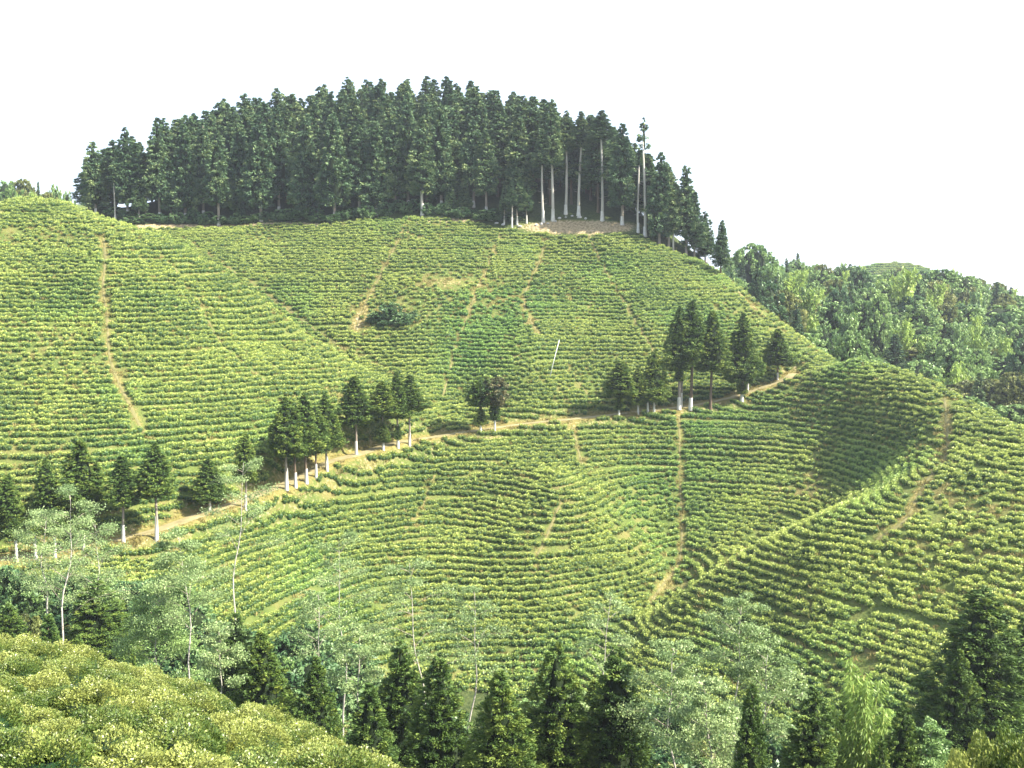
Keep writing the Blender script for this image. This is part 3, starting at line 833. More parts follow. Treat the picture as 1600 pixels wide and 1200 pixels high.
RT = [
 (448,770,622,52,716,'broad green conifer with whitewashed foot, leftmost of the tight roadside clump of five'),
 (462,763,628,40,712,'second conifer from the left in the tight roadside clump, dark slim trunk'),
 (479,758,612,48,706,'tallest conifer in the middle of the tight roadside clump of five'),
 (494,748,632,40,706,'fourth conifer from the left in the tight roadside clump, short whitewashed foot'),
 (511,738,613,42,700,'rightmost conifer of the tight roadside clump of five, standing at the bend'),
 (557,711,584,44,662,'conifer with a long bare two-tone trunk standing alone right of the clump of five'),
 (599,705,594,42,650,'roadside conifer with leafy shoots low on its trunk, left of the close pair'),
 (622,702,580,34,655,'dark conifer, left one of the close pair with touching crowns beside the road'),
 (640,698,585,42,642,'yellow-lit conifer, right one of the close pair with touching crowns beside the road'),
 (967,652,562,42,618,'low conifer with leafy stem, leftmost of the roadside trees right of the round-topped pair'),
 (997,648,572,26,632,'narrow conifer half hidden left of a darker taller roadside tree'),
 (1012,649,578,24,628,'slim conifer squeezed between two darker ones beside the road'),
 (1022,648,545,38,626,'dark pointed conifer, right end of the low roadside group of three'),
 (1061,641,478,40,580,'tall conifer with two white feet, left of the three tallest roadside trees'),
 (1079,641,468,42,558,'tallest conifer of the roadside row, its bare trunk between two neighbours'),
 (1110,642,486,46,582,'tall conifer with a long unpainted dark trunk, right of the three tallest'),
 (1159,628,488,46,598,'dense conical conifer with a thick whitewashed foot near the top of the road'),
 (1215,594,513,38,572,'short dense conifer at the upper end of the road beside the knoll'),
 (245,846,688,50,776,'conifer with long pale trunk and whitewashed foot at the left bend of the road'),
 (193,849,706,42,788,'conifer left of the long-trunked one on the lower left of the road'),
 (328,800,712,42,782,'low bushy conifer on the bank above the road, left of the pale wispy tree'),
 (384,798,674,34,748,'conifer seen through the crown of the pale wispy tree beside the road'),
]
for i, (bx, by, ty, w, cby, lab) in enumerate(RT):
    kw = {}
    if bx == 599: kw['low'] = (692, 655, 22, 'mid')
    if bx == 967: kw['low'] = (640, 612, 16, 'mid')
    if bx == 622: kw['low'] = (688, 662, 14, 'mid')
    if bx == 1061: kw['low'] = (596, 570, 18, 'mid')
    if bx == 1159: kw['low'] = (616, 596, 18, 'mid')
    road_tree(bx, by, ty, w, cby, lab, tk='dark' if bx in (462, 479, 494, 1079, 1110, 1215) else 'grey', wash=0 if bx in (1110,) else (1.1 if bx == 1215 else (2.5 if bx in (448, 245) else 1.8)), **kw)
road_tree(1064, 637, 505, 26, 578, 'slender conifer close behind the left of the three tallest roadside trees', tk='grey', wash=2.2)
road_tree(1168, 614, 520, 22, 592, 'slender conifer just behind the dense conical one near the top of the road', tk='grey', wash=1.6)
road_tree(751, 678, 590, 34, 634, 'left of the round-topped roadside pair, dark crown above a separate green clump', 'mid_round', wash=2.0, low=(664, 634, 20, 'mid'))
road_tree(773, 678, 587, 36, 632, 'right of the round-topped roadside pair, brownish crown above a rusty clump', 'mid_round', wash=2.4, low=(656, 630, 17, 'mid_round'))
LT = [(128,806,682,54,'broad dark conifer on the left slope just above the road'),(76,822,712,40,'conifer left of the broad dark one above the road'),
      (14,836,738,44,'dark conifer at the left edge of the view above the road'),(152,812,720,34,'small dark conifer tucked right of the broad dark one')]
for bx, by, ty, w, lab in LT:
    road_tree(bx, by, ty, w, by - 18, lab, tk='dark', wash=0, group=None)
for bx, by, ty, lab in ((56,874,800,'whitewashed young tree farthest left behind the wispy crowns'), (86,871,790,'stout whitewashed young tree behind the pale wispy crown at left'), (131,860,795,'whitewashed young tree right of the stout one behind wispy crowns'),(26,877,806,'faint whitewashed young tree at the lower left of the road')):
    road_tree(bx, by, ty, 26, by - 38, lab, tk='grey', wash=2.0)

# ---- the hilltop plantation
def ftree(bx, by, ty, w, cby, label, kind='far', tk='grey', wash=1.3, tr=None, name='conifer_tree', D=None, group=None):
    x, y, z = hit(bx, by, 150) if D is None else at(bx, by, D)
    u = px2m(1, y)
    return conifer(x, y, (by - ty) * u, w * u, (by - cby) * u, kind, tk, label, group, wash, tr=tr, name=name)
FT = [
 (180,344,258,22,290,'small tufted conifer on a bare pale trunk at the left corner of the hilltop plantation','tuft','pale',1.0),
 (660,336,184,44,303,'tall conifer with white foot standing forward at the centre of the plantation edge','far','pale',2.2),
 (849,348,208,32,263,'left of two pale-trunked conifers with white feet above the bare clearing','far','pale',2.2),
 (864,346,160,36,262,'right of two pale-trunked conifers with white feet above the bare clearing','far','pale',2.2),
 (884,335,176,32,240,'pale-trunked conifer third from the left above the bare clearing','far','pale',1.8),
 (904,337,177,34,232,'pale-trunked conifer fourth from the left above the bare clearing','far','pale',1.8),
 (941,345,174,38,222,'very long pale trunk with a high crown at the right of the clearing','far','pale',1.8),
 (972,352,196,42,322,'low-branched conifer with white foot at the right end of the clearing','far','grey',1.6),
 (997,364,236,16,262,'almost bare pale trunk, left of the two masts at the plantation right edge','tuft','pale',1.8),
 (1008,370,188,22,238,'tallest bare-stemmed tree with a small see-through crown at the right edge','tuft','pale',1.8),
 (1052,392,298,24,352,'conifer with pale stem on the right flank below the plantation','far','pale',.0),
 (800,360,284,18,322,'slim young conifer with long white foot left of the bare clearing','far','pale',2.4),
 (808,352,262,30,330,'bushy conifer behind the slim young one left of the clearing','far','grey',1.6),
 (823,350,288,22,330,'young conifer with white foot just left of the clearing stones','far','grey',1.6),
 (788,352,290,14,330,'thin young conifer with white foot at the top of the central footpath','far','grey',1.6),
 (705,336,287,18,328,'small pointed young conifer right of the forward central tree','far','grey',1.2),
 (726,333,286,24,326,'small bushy young conifer second right of the forward central tree','far','grey',1.2),
 (268,347,284,26,330,'bright green young conifer in front of the plantation at left','far','grey',1.0),
 (218,347,278,28,330,'dark green young conifer left of the bright one before the plantation','far','grey',1.0),
 (377,349,314,18,342,'smallest young conifer at the left part of the plantation edge','far','grey',.8),
 (1126,432,344,28,416,'lone dark conifer right of the plantation on the skyline','far','dark',0),
 (1102,410,330,36,400,'dark low-branched conifer at the far right foot of the plantation','far','dark',0),
]
placed = []
for a in FT:
    o = ftree(*a[:5], a[5], a[6], a[7], a[8]); placed.append((o.location.x, o.location.y))
ORD = 'first second third fourth fifth sixth seventh eighth ninth tenth eleventh twelfth thirteenth fourteenth fifteenth sixteenth seventeenth eighteenth nineteenth twentieth twenty-first twenty-second twenty-third'.split()
EDGE = [(150,336,222,34),(342,352,205,40),(408,346,180,42),(436,333,168,40),(480,340,178,40),(523,343,182,44),(562,335,196,38),(588,336,190,42),
        (618,330,170,38),(638,324,150,38),(690,324,165,40),(760,334,205,36),(290,344,195,38),(318,340,190,36),(250,342,185,36),(200,338,200,34),(376,342,190,38),(740,325,190,36),(1030,382,238,34),(1045,388,262,30),(1072,398,258,34),(1085,402,300,30)]
for k_, (bx, by, ty, w) in enumerate(sorted(EDGE)):
    o = ftree(bx, by, ty, w * 1.15, by - 14 - 8 * (k_ % 3), ORD[k_] + ' full-height conifer from the left in the plantation front rank', wash=1.3 if bx < 1020 else 0)
    placed.append((o.location.x, o.location.y))
SKY = [(100,340),(118,232),(130,222),(150,216),(180,192),(205,196),(240,168),(265,166),(300,176),(330,165),(360,146),(400,140),(440,128),(480,118),(530,113),(580,115),(630,112),(690,117),(730,128),(760,135),(810,145),(840,150),(880,180),(930,182),(970,205),(1000,232),(1020,238),(1045,258),(1075,262),(1090,295),(1105,330),(1120,380)]
cnt = 0
yy = 197.0
while yy < 262:
    xx = -95.0 + rng.uniform(0, 3)
    while xx < 46:
        x, y = xx + rng.uniform(-1.1, 1.1), yy + rng.uniform(-1.1, 1.1)
        xx += 4.75
        z = float(hz(x, y)); a, b = project(x, y, z)
        if a < 126 or a > 1112 or not samp(forest, x, y): continue
        if a > 1000 and y > 215: continue
        if b > lerp([(120,340),(330,352),(640,336),(780,345),(850,338),(980,358),(1110,405)], a) : continue
        if min(math.hypot(x - p_[0], y - p_[1]) for p_ in placed) < 2.6: continue
        u = px2m(1, y); sk = float(lerp(SKY, a))
        hmax = (b - sk) / (1) * u - rng.uniform(0, 1.0)
        H_ = min(rng.uniform(15.5, 19.5), hmax)
        if a < 260 or a > 1010: H_ = min(hmax, rng.uniform(9, 17))
        if y > 236 and rng.random() < .55 and hmax > 8: H_ = min(hmax + rng.uniform(-.5, 1.2), 20.5)
        if H_ < 5: continue
        placed.append((x, y))
        conifer(x, y, H_, rng.uniform(5.4, 7.2) * (1.0 if H_ > 12 else .8), H_ * rng.uniform(.10, .3), 'far', 'dark', ('tall conifer with its tip on the skyline in the ' if H_ > hmax - 1.3 else 'dark conifer standing below the skyline in the ') + ('left third' if a < 440 else 'middle third' if a < 780 else 'right third') + ' of the hilltop plantation', 'conifers inside the hilltop plantation')
        cnt += 1
    yy += 4.7
print('forest', cnt)

# ---- shrubs, broadleaf trees and bamboo
def bushy(x, y, w, h, kind, label, group=None, name='shrub', cat='shrub', sink=.15, trunk=None):
    z = float(hz(x, y))
    ms = CR[kind]
    root = link(name, None, loc=(x, y, z - sink), label=label, cat=cat, group=group)
    root.rotation_euler = (0, 0, rng.uniform(0, 6.28))
    cb = 0 if not trunk else h * trunk
    c = link('crown', ms[int(rng.integers(len(ms)))], root, loc=(0, 0, cb)); c.scale = (w, w * rng.uniform(.85, 1.15), h - cb)
    t = link('trunk', TR['grey' if trunk else 'dark'][int(rng.integers(3))], root); rr = max(.05, h * .012) / (.012 if trunk else .0135); t.scale = (rr, rr, h * .8)
    return root
# undergrowth along the plantation edge
k_ = 0
for px in list(range(128, 800, 17)):
    py = float(lerp([(120,318),(160,332),(200,350),(330,355),(430,349),(520,347),(640,335),(700,338),(780,350)], px)) - rng.uniform(1, 7)
    x, y, z = hit(px + rng.uniform(-6, 6), py, 176)
    k_ += 1
    bushy(x, y, rng.uniform(2.2, 4.0), rng.uniform(1.2, 2.6), 'bush', 'leafy undergrowth shrub at the foot of the hilltop plantation', 'undergrowth shrubs along the plantation edge')
for px, py, w, h in ((588,503,3.0,1.8),(612,498,3.6,2.6),(632,508,3.2,2.0),(600,512,2.2,1.2),(645,500,2.0,1.4)):
    x, y, z = hit(px, py, 140)
    bushy(x, y, w, h, 'bush', {588:'low dark shrub at the left of the clump on the bare patch',612:'largest dark shrub topping the clump on the bare patch',632:'spreading shrub at the right of the clump on the bare patch',600:'smallest low shrub in front of the clump on the bare patch',645:'outermost right shrub of the clump on the bare patch'}[px])

def arch_clump(name, mat, r, n=26, leaves=130, spread=.42, L=.05, W=.012, culm=True):
    """bamboo: arching culms with narrow drooping leaves; unit height"""
    s = []
    cul = Soup()
    for k_ in range(n):
        a = r.uniform(0, 6.28); lean = spread * r.uniform(.15, 1.0); h = r.uniform(.6, 1.0); x0 = r.normal(size=2) * .05
        t = np.linspace(0, 1, 7)
        path = np.stack([x0[0] + math.cos(a) * lean * t ** 2.2, x0[1] + math.sin(a) * lean * t ** 2.2, h * (t - .22 * t ** 4 * (lean / spread))], 1)
        V, Fc = tube(path, np.linspace(.008, .0022, 7), 4); cul.add(V, Fc, .5)
        u = r.uniform(.22, 1, leaves) ** .8
        pos = np.stack([np.interp(u, t, path[:, i]) for i in range(3)], 1)
        q = unit(r.normal(size=(leaves, 3)) * [1, 1, .5]); pos = pos + q * r.uniform(.01, .085, (leaves, 1)) * (1.25 - u[:, None] * .6)
        d = unit(q * [1, 1, .3] + np.array([math.cos(a), math.sin(a), 0]) * .3 - np.array([0, 0, .55]))
        lv, lf = leaf_quads(pos, d, L * r.uniform(.7, 1.3, leaves), W, r)
        s.append((lv, lf, np.repeat(np.clip(.45 + .1 * r.normal() + r.normal(size=leaves) * .08, 0, 1), 4)))
    V, Fc, T = merge(s)
    return mesh('foliage', V, Fc, mat, tint=T), cul.mesh('culms', M['culm'], True)
BAM = [arch_clump('bamboo', M['bamboo'], r_(500 + k_), 22, 110, .45, .085, .030) for k_ in range(3)]
BAMG = [arch_clump('bamboo', M['leaf_mid'], r_(510 + k_), 22, 110, .5, .085, .030) for k_ in range(2)]
BAMN = arch_clump('bamboo', M['bamboo'], r_(520), 20, 420, .16, .034, .0075)
def bamboo(x, y, w, h, pal, label, group=None):
    z = float(hz(x, y)); fo, cu = pal
    root = link('bamboo_clump', None, loc=(x, y, z - .1), label=label, cat='bamboo', group=group)
    root.rotation_euler = (0, 0, rng.uniform(0, 6.28))
    for nm, d in (('foliage', fo), ('culms', cu)):
        c = link(nm, d, root); c.scale = (w, w, h)
# distinctive ones on the right: (px, py top, width px, D, kind, label)
RW = [
 (1175,380,62,262,'broad','dark feathery broadleaf tree on the skyline just right of the lone conifer'),
 (1205,400,60,268,'bambg','arching blue-green bamboo leaning right on the skyline'),
 (1245,395,18,330,'far','slim distant conifer rising alone above the skyline bamboo'),
 (1230,425,60,262,'bamb','light green bamboo below the slim distant conifer'),
 (1275,455,70,255,'bamb','yellow-green bamboo mass left of the dark broadleaf group'),
 (1240,480,66,238,'bamb','light bamboo spilling down beside the tea slope edge'),
 (1300,425,50,285,'broad','small rounded dark tree on the skyline below the far hill'),
 (1345,425,56,280,'broad','rounded tree on the skyline left of the bright tall bamboo'),
 (1305,455,52,232,'bambg','dull green bamboo behind the two dark ivy-clad trees'),
 (1305,470,54,216,'broadtall','dark ivy-clad tree, left of three standing over the knoll'),
 (1345,468,48,214,'broadtall','dark ivy-clad tree, middle of three standing over the knoll'),
 (1372,462,34,212,'broadtall','narrow dark tree, right of three standing over the knoll'),
 (1412,415,64,236,'bamb','bright yellow-green tall bamboo standing out of the dark wood'),
 (1400,500,70,222,'bamb','lower bright bamboo in front of the tall yellow-green one'),
 (1470,420,60,270,'broad','dark rounded tree right of the bright tall bamboo'),
 (1445,440,56,262,'bambg','green bamboo leaning behind the bright tall one'),
 (1508,430,46,268,'broad','tree with crooked stem near the right skyline'),
 (1535,432,34,272,'bambg','crooked plume of bamboo sticking up at the right skyline'),
 (1400,520,46,205,'far','narrow dark conifer right behind the knoll crest'),
 (1460,540,90,214,'broad','olive rounded tree above the knoll shoulder'),
 (1560,475,90,236,'broad','large round-crowned tree at the right edge below the skyline'),
 (1500,545,80,205,'broad','round grey-green tree in the middle of the right-hand wood'),
 (1585,550,80,196,'broad','dark round tree cut by the right edge of the view'),
 (1545,590,90,182,'broad','broad bushy tree just beyond the knoll shoulder'),
 (1440,560,70,190,'broad','bushy tree standing close behind the knoll crest'),
 (1595,630,60,168,'broad','low dark tree at the right edge beside the knoll'),
]
rwp = []
for px, ty, w, D, kd, lab in RW:
    x, y, _ = at(px, 500, D); z = float(hz(x, y)); u = px2m(1, D); _, b = project(x, y, z); h = max(4.5, (b - ty) * u); wm = w * u
    rwp.append((x, y))
    if kd == 'bamb': bamboo(x, y, wm * 1.15, h * 1.05, BAM[int(rng.integers(3))], lab)
    elif kd == 'bambg': bamboo(x, y, wm * 1.15, h * 1.05, BAMG[int(rng.integers(2))], lab)
    elif kd == 'far': conifer(x, y, h, wm, h * .1, 'far', 'dark', lab)
    elif kd == 'broadtall': bushy(x, y, wm * 1.1, h, 'broad', lab, name='broadleaf_tree', cat='tree', trunk=.03)
    else: bushy(x, y, wm * 1.1, h, 'broad', lab, name='broadleaf_tree', cat='tree', trunk=.12)
n_ = 0
yy = 168.0
while yy < 345:
    st = 5.2 + (yy - 168) * .018
    xx = 30.0
    while xx < 178:
        x, y = xx + rng.uniform(-1.8, 1.8), yy + rng.uniform(-1.8, 1.8); xx += st
        if x > 176: continue
        rx = float(lerp([(150,58),(168,60),(178,57),(190,50),(200,44),(220,44),(240,48),(345,60)], y))
        if x < rx: continue
        z = float(hz(x, y)); a, b = project(x, y, z)
        if a > 1680 or a < 1120: continue
        if min(math.hypot(x - p_[0], y - p_[1]) for p_ in rwp) < 3.2: continue
        if b - 40 > lerp([(1200,600),(1330,600),(1450,640),(1600,720)], a): continue
        sk = float(lerp([(1120,420),(1150,395),(1200,405),(1300,418),(1400,424),(1500,428),(1600,462)], a)); u = px2m(1, y)
        h = min(rng.uniform(6.5, 13) + (4 if y > 250 else 0), (b - sk + rng.uniform(-20, 7)) * u)
        if h < 2.5: continue
        n_ += 1; q = rng.random()
        if q < .56: bushy(x, y, rng.uniform(5, 8), h, 'broad', ('bushy broadleaf tree near the skyline of the right-hand wood' if y > 262 else 'bushy broadleaf tree halfway up the right-hand wood' if y > 215 else 'bushy broadleaf tree low in the right-hand wood, close behind the knoll'), 'broadleaf trees in the right-hand wood', name='broadleaf_tree', cat='tree', trunk=.08)
        elif q < .92: bamboo(x, y, rng.uniform(5, 8), h * 1.1, (BAM + BAMG)[int(rng.integers(5))], 'bamboo clump among the trees of the right-hand wood', 'bamboo clumps in the right-hand wood')
        else: conifer(x, y, h * 1.05, rng.uniform(2.6, 4), h * .1, 'far', 'dark', 'dark conifer among the broadleaf trees of the right-hand wood', 'conifers in the right-hand wood')
    yy += st
print('right wood', n_)
# far left skyline
for k_, (px, ty, w, D, kd) in enumerate([(10,282,46,262,'broad'),(35,280,40,268,'broad'),(62,284,14,262,'far'),(52,292,34,255,'bamb'),(86,288,26,262,'broad'),(105,298,22,258,'broad'),(24,296,40,248,'bamb'),(75,300,36,250,'broad'),(-15,285,46,262,'broad'),(98,308,30,245,'bamb')]):
    x, y, _ = at(px, 300, D); z = float(hz(x, y)); u = px2m(1, D); _, b = project(x, y, z); h = max(4, (b - ty) * u)
    lab = ['rounded tree on the far left skyline near the picture edge','highest rounded tree on the far left skyline','tiny slim conifer on the far left skyline','pale bamboo below the far left skyline trees','small tree right of the slim conifer on the far left skyline','last small tree before the plantation on the far left skyline','pale bamboo at the foot of the far left trees','low tree in front of the far left skyline','tree cut by the left edge on the skyline','pale bamboo just left of the hilltop plantation'][k_]
    if kd == 'broad': bushy(x, y, w * u, h, 'broad', lab, name='broadleaf_tree', cat='tree', trunk=.1)
    elif kd == 'far': conifer(x, y, h, w * u, h * .1, 'far', 'dark', lab)
    else: bamboo(x, y, w * u, h, BAM[k_ % 3], lab)

# ---- near trees in the valley
def near_conifer(px, ty, w, D, label, brown=False):
    x, y, zt = at(px, ty, D); z = float(hz(x, y)); h = zt - z; u = px2m(1, D)
    wm = w * u * 1.7
    root = conifer(x, y, h, wm, h * .12, 'near', 'dark', label, tr=max(.10, h * .009))
    return root
NC = [
 (408,982,92,62,'bushy conifer with yellowish crown right of the near tea slope'),
 (365,955,60,74,'slim dark conifer behind the bushy one above the near slope'),
 (150,905,88,78,'broad dark conifer in the gully behind the near tea slope'),
 (76,955,66,62,'round-topped conifer at the left just above the near tea slope'),
 (10,940,60,70,'dark conifer at the left picture edge above the near slope'),
 (204,1012,22,50,'tiny pointed conifer peeping over the near slope'),
 (120,990,46,56,'low conifer between the round-topped one and the tiny pointed one'),
 (486,1022,78,56,'pointed conifer where the near tea slope drops away'),
 (622,998,88,60,'tall pointed conifer behind the bottom row, left of the brown-topped one'),
 (580,1060,84,52,'dark wide conifer low in the bottom row, left part'),
 (686,1022,88,54,'brown-topped conifer in the bottom row'),
 (785,1042,88,50,'light green pointed conifer in the middle of the bottom row'),
 (872,998,108,54,'large conifer with yellow cones of foliage in the bottom row'),
 (962,1006,98,54,'large dark conifer right of the one with yellow foliage'),
 (930,1060,80,62,'conifer filling the gap behind the two large bottom conifers'),
 (1178,1062,56,45,'narrow dark conifer before the silvery trees'),
 (1270,1066,82,48,'conifer with orange-tinged right side between silvery trees and bamboo'),
 (1336,1040,60,54,'dark conifer close behind the yellow bamboo'),
 (1412,1092,62,46,'conifer right of the yellow bamboo'),
 (1382,1146,52,38,'small conifer at the bottom edge under the bamboo'),
 (1535,915,120,62,'largest dark conifer at the lower right'),
 (1604,960,70,66,'dark conifer cut by the right edge beside the largest one'),
 (1500,1010,70,60,'shorter dark conifer leaning against the largest one at lower right'),
]
for a in NC: near_conifer(*a)
# dark understorey so the gully reads as closed wood
fill = 0
for k_ in range(900):
    y = rng.uniform(44, 100); px = rng.uniform(-60, 1660)
    x = (px - 800) / F * y
    z = float(hz(x, y)); a, b = project(x, y, z)
    lp = float(lerp([(0,935),(150,940),(300,975),(450,1018),(600,1066),(800,1096),(1000,1116),(1150,1140),(1300,1155),(1600,1166)], px))
    h = rng.uniform(2.2, 5.5); _, tb = project(x, y, z + h)
    if b < lp + 6 or tb < lp - 45 or tb > 1260: continue
    if fill > 185: break
    fill += 1
    kd = 'broad' if rng.random() < .5 else 'bush'
    bushy(x, y, rng.uniform(3, 5.5), h, kd, 'leafy dark shrub in the ' + ('left part' if a < 500 else 'middle' if a < 1000 else 'right part') + ' of the wooded gully along the bottom', 'shrubs in the wooded gully')
rl = r_(77); nl_ = 0
for k_ in range(1500):
    px = rl.uniform(-30, 560); y = rl.uniform(60, 98); x = (px - 800) / F * y; z = float(hz(x, y)); a, b = project(x, y, z)
    lp = float(lerp([(0,935),(150,940),(300,975),(450,1018),(600,1066)], px))
    if not (lp + 2 < b < lp + 150) or nl_ >= 75: continue
    nl_ += 1
    bushy(x, y, rl.uniform(3, 5), rl.uniform(2, 4.2), 'broad' if k_ % 2 else 'bush', 'leafy shrub on the gully side between the near tea slope and the lower-left road', 'shrubs in the wooded gully')
print('fill', fill, nl_)

def wispy(px, ty, w, D, label, r, lean=0.0, pale='leaf_pale', dens=1.0, tiers=7, trunkmat='bark_pale', base_px=None, leafL=.15):
    """slender shade tree: thin pale stem, rising forked limbs, flat sprays of small leaves with gaps between them"""
    x, y, zt = at(px, ty, D); 
    if base_px is not None: x = at(base_px, 1000, D)[0]
    z = float(hz(x, y)) - .1; h = zt - z; u = px2m(1, D); rad = w * u / 2; topx = (px - 800) / F * D - x
    root = link('shade_tree', None, loc=(x, y, z), label=label, cat='tree')
    t = np.linspace(0, 1, 16); ph = r.uniform(0, 6.28)
    path = np.stack([topx * t ** 1.1 + .22 * np.sin(t * 8 + ph) + .10 * np.sin(t * 19 + ph), .2 * np.cos(t * 7 + ph), h * .93 * t], 1)
    s = Soup(); V, Fc = tube(path, np.interp(t, [0, .5, 1], [.10, .055, .010]), 7); s.add(V, Fc)
    link('trunk', s.mesh('trunk', M[trunkmat], True), root)
    lv_all = []; limbs = Soup(); ch0 = max(.25, 1 - (2.6 * rad) / h * 1.15)
    nl = int(15 * dens) + 4
    for k_ in range(nl):
        f = ch0 + (1.0 - ch0) * ((k_ + r.random()) / nl) ** .85
        p0 = np.array([np.interp(f, t, path[:, i]) for i in range(3)])
        a = k_ * 2.4 + r.uniform(-.4, .4); tt = (f - ch0) / (1 - ch0)
        ln = rad * (1.05 - .65 * tt ** 1.6) * r.uniform(.75, 1.1)
        tip = p0 + np.array([math.cos(a) * ln, math.sin(a) * ln, ln * r.uniform(.25, .6)])
        mid = (p0 + tip) / 2 + np.array([0, 0, .12 * ln])
        V, Fc = tube([p0, mid, tip], [.024, .015, .006], 5); limbs.add(V, Fc)
        for q_ in range(3 + int(3 * dens)):
            v = r.uniform(.35, 1.05); c0 = p0 + (tip - p0) * v + np.array([0, 0, .12 * ln * (1 - abs(2 * v - 1))])
            b2 = a + r.uniform(-1.1, 1.1); l2 = ln * r.uniform(.18, .42)
            c1 = c0 + np.array([math.cos(b2) * l2, math.sin(b2) * l2, l2 * r.uniform(.0, .4)])
            V, Fc = tube([c0, c1], [.009, .004], 3); limbs.add(V, Fc)
            m2 = int(95 * dens ** .8)
            e = r.normal(size=(m2, 3)) * [.42, .42, .24] * (ln * .42)
            cc = c1 + (c0 - c1) * r.random((m2, 1)) * .8 + e
            d = unit(r.normal(size=(m2, 3)) + [0, 0, -.2])
            lv, lf = leaf_quads(cc, d, leafL * r.uniform(.6, 1.3, m2), leafL * .5, r)
            lv_all.append((lv, lf, np.repeat(np.clip(.5 + r.normal() * .13 + r.normal(size=m2) * .1, 0, 1), 4)))
    link('limbs', limbs.mesh('limbs', M['bark'], True), root)
    V, Fc, T = merge(lv_all)
    link('foliage', mesh('foliage', V, Fc, M[pale], tint=T), root)
WT = [
 (100,742,150,74,'pale green shade tree with a light flat crown at the lower left',dict(dens=.85, base_px=96)),
 (62,790,120,82,'faint shade tree behind the flat-crowned one at the lower left',dict(dens=1.0)),
 (140,800,110,80,'shade tree with thin pale stem right of the flat-crowned one',dict(dens=.8)),
 (268,806,120,66,'shade tree with a leaning white trunk above the near tea slope',dict(dens=1.2, base_px=318)),
 (330,960,70,60,'short shade tree with light leaves beside the leaning white trunk',dict(dens=.9)),
 (372,694,118,82,'tallest wispy shade tree with a straight pale trunk before the road',dict(dens=.75, base_px=364)),
 (240,900,110,68,'leafy shade tree in the gully left of the leaning white trunk',dict(dens=1.5, pale='leaf_mid')),
 (530,812,130,72,'wispy shade tree with thin stem left of the middle',dict(dens=.75)),
 (498,900,90,66,'shade tree with a curved white stem left of the middle',dict(dens=.7, base_px=484)),
 (640,850,140,72,'wispy forked shade tree near the middle of the lower slope',dict(dens=.75, base_px=668)),
 (742,890,110,66,'thin shade tree with a long stem right of the forked one',dict(dens=.65, base_px=728)),
 (560,960,90,62,'greenish shade tree low between two wispy ones',dict(dens=.9)),
 (952,905,110,64,'faint shade tree with two pale stems above the bottom conifers',dict(dens=.6, base_px=920)),
 (1058,985,130,52,'yellow-green shade tree with twin white stems at the bottom',dict(dens=1.05, base_px=1052)),
 (1160,905,110,56,'silvery tall shade tree tapering up over the green spur',dict(dens=.95)),
 (1205,985,120,54,'silvery spreading shade tree right of the tapering one',dict(dens=.95)),
 (1110,1040,130,48,'dense silvery shade tree low between the two stems',dict(dens=1.1)),
 (1470,1120,80,46,'dark-leaved small tree below the largest dark conifer',dict(dens=1.2, pale='leaf_mid')),
 (900,1060,60,58,'thin yellowing shade tree between the large bottom conifers',dict(dens=.8)),
]
for k_, (px, ty, w, D, lab, kw) in enumerate(WT): kw['dens'] = kw['dens'] * .95; wispy(px, ty, w, D, lab, r_(600 + k_), **kw)
x, y, zt = at(1362, 978, 49); z = float(hz(x, y))
bamboo(x, y, 7.5, zt - z, BAMN, 'yellow bamboo with hanging plumes at the lower right')
x, y, _ = at(1552, 1200, 21)
for k_, (px, py, D, sc_) in enumerate([(1556, 1158, 21, 1.5), (1600, 1150, 20, 1.5), (1515, 1185, 20, 1.2), (1640, 1160, 19, 1.4)]):
    x, y, zt = at(px, py, D); z = float(hz(x, y)); h = zt - z
    o = link('tea_bush', fore_kinds[k_], loc=(x, y, z - .05), cat='tea bush', label=['yellow-green bush at the bottom right corner, the middle one', 'yellow-green bush cut by the right edge at the bottom corner', 'lowest yellow-green bush at the bottom right', 'yellow-green bush at the outermost bottom right corner'][k_])
    o.scale = (sc_, sc_, max(.8, h / .8)); print('corner bush', h)

# tea rows on the distant rounded hill
fx2, fy2 = np.meshgrid(np.arange(110, 260, .9), np.arange(385, 492, .9))
fz2 = rbf(np.clip(fx2, -260, 300), fy2) + EYE
fr = (fz2 / 1.15) % 1.0
okf = (fr < .42) & (fz2 > EYE - 12) & (rng.random(fr.shape) < .9)
fx2, fy2, fz2 = fx2[okf], fy2[okf], fz2[okf]; n2 = len(fx2)
fx2 = fx2 + rng.uniform(-.3, .3, n2)
print('distant rows', n2)
scatter('distant_tea_rows', np.stack([fx2, fy2, fz2 - .1], 1), np.stack([np.zeros(n2), np.zeros(n2), rng.uniform(0, 6.28, n2)], 1), np.full((n2, 3), 1.7) * rng.uniform(.8, 1.2, (n2, 1)), rng.random(n2) * .6, hid,
        label='tea rows ringing the distant rounded hill on the right skyline')

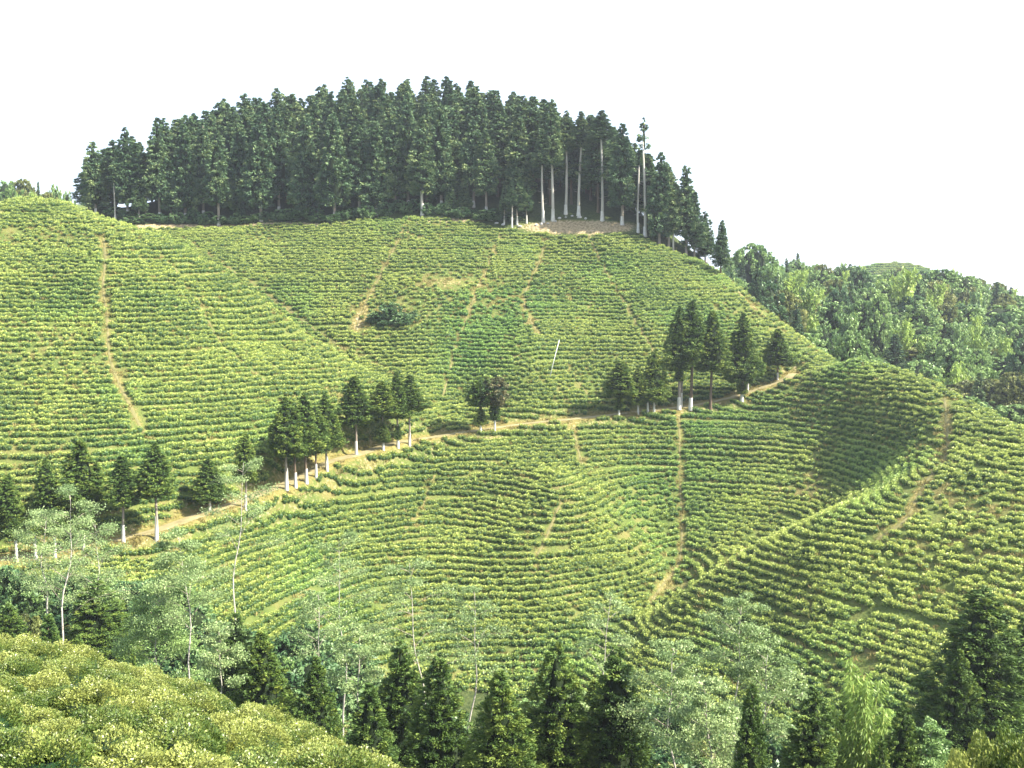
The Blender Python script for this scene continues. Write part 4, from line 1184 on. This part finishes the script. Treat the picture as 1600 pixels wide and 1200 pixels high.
# a leaning white pole on the main hill
x, y, z = hit(858, 592, 140); x2, y2, z2 = at(874, 531, y + .3)
s_ = Soup(); V, Fc = tube([(0, 0, -.3), ((x2 - x) * .5, .15, (z2 - z) * .5), (x2 - x, .3, z2 - z)], [.05, .045, .04], 8); s_.add(V, Fc)
pl = link('leaning_pole', s_.mesh('leaning_pole', M['pole'], True), loc=(x, y, z), cat='pole', label='thin white pole leaning among the tea rows of the main hill')
# pale stones edging the clearing
for k_, (px, py) in enumerate([(768,346),(776,350),(786,352),(812,354),(838,352),(846,351),(856,350),(868,346),(874,342),(884,340),(894,339),(905,341),(915,343)]):
    x, y, z = hit(px, py, 150); r = r_(700 + k_)
    bm_v = unit(r.normal(size=(40, 3)))
    import bmesh
    bm = bmesh.new(); bmesh.ops.create_icosphere(bm, subdivisions=2, radius=.32)
    for v in bm.verts: v.co *= 1 + .28 * mnoise.noise(v.co * 3 + Vector((k_, 0, 0))); v.co.z *= .7
    me = bpy.data.meshes.new('stone'); bm.to_mesh(me); bm.free(); me.materials.append(M['stone'])
    o = link('stone', me, loc=(x, y, z + .05), cat='stone', group='pale stones along the clearing edge', label='pale stone in the broken line along the upper edge of the bare clearing'); o.scale = (r.uniform(.7, 1.4), r.uniform(.7, 1.3), r.uniform(.7, 1.3))

# ------------------------------------------------------------------ haze
bm = bmesh.new(); bmesh.ops.create_cube(bm, size=1)
me = bpy.data.meshes.new('haze'); bm.to_mesh(me); bm.free()
hm, nt, N, L = nodes_mat('haze_air')
pv = N('ShaderNodeVolumePrincipled'); pv.inputs['Density'].default_value = .00022; pv.inputs['Color'].default_value = (.82, .90, 1.0, 1); pv.inputs['Anisotropy'].default_value = .3
out = N('ShaderNodeOutputMaterial'); L(pv.outputs[0], out.inputs['Volume'])
me.materials.append(hm)
hb = link('haze', me, kind='stuff', label='thin pale haze in the valley air')
zlo, zhi = float(AH.min()) - 1, EYE + 75
hb.location = (0, 0, (zlo + zhi) / 2); hb.scale = (11000, 11400, zhi - zlo)
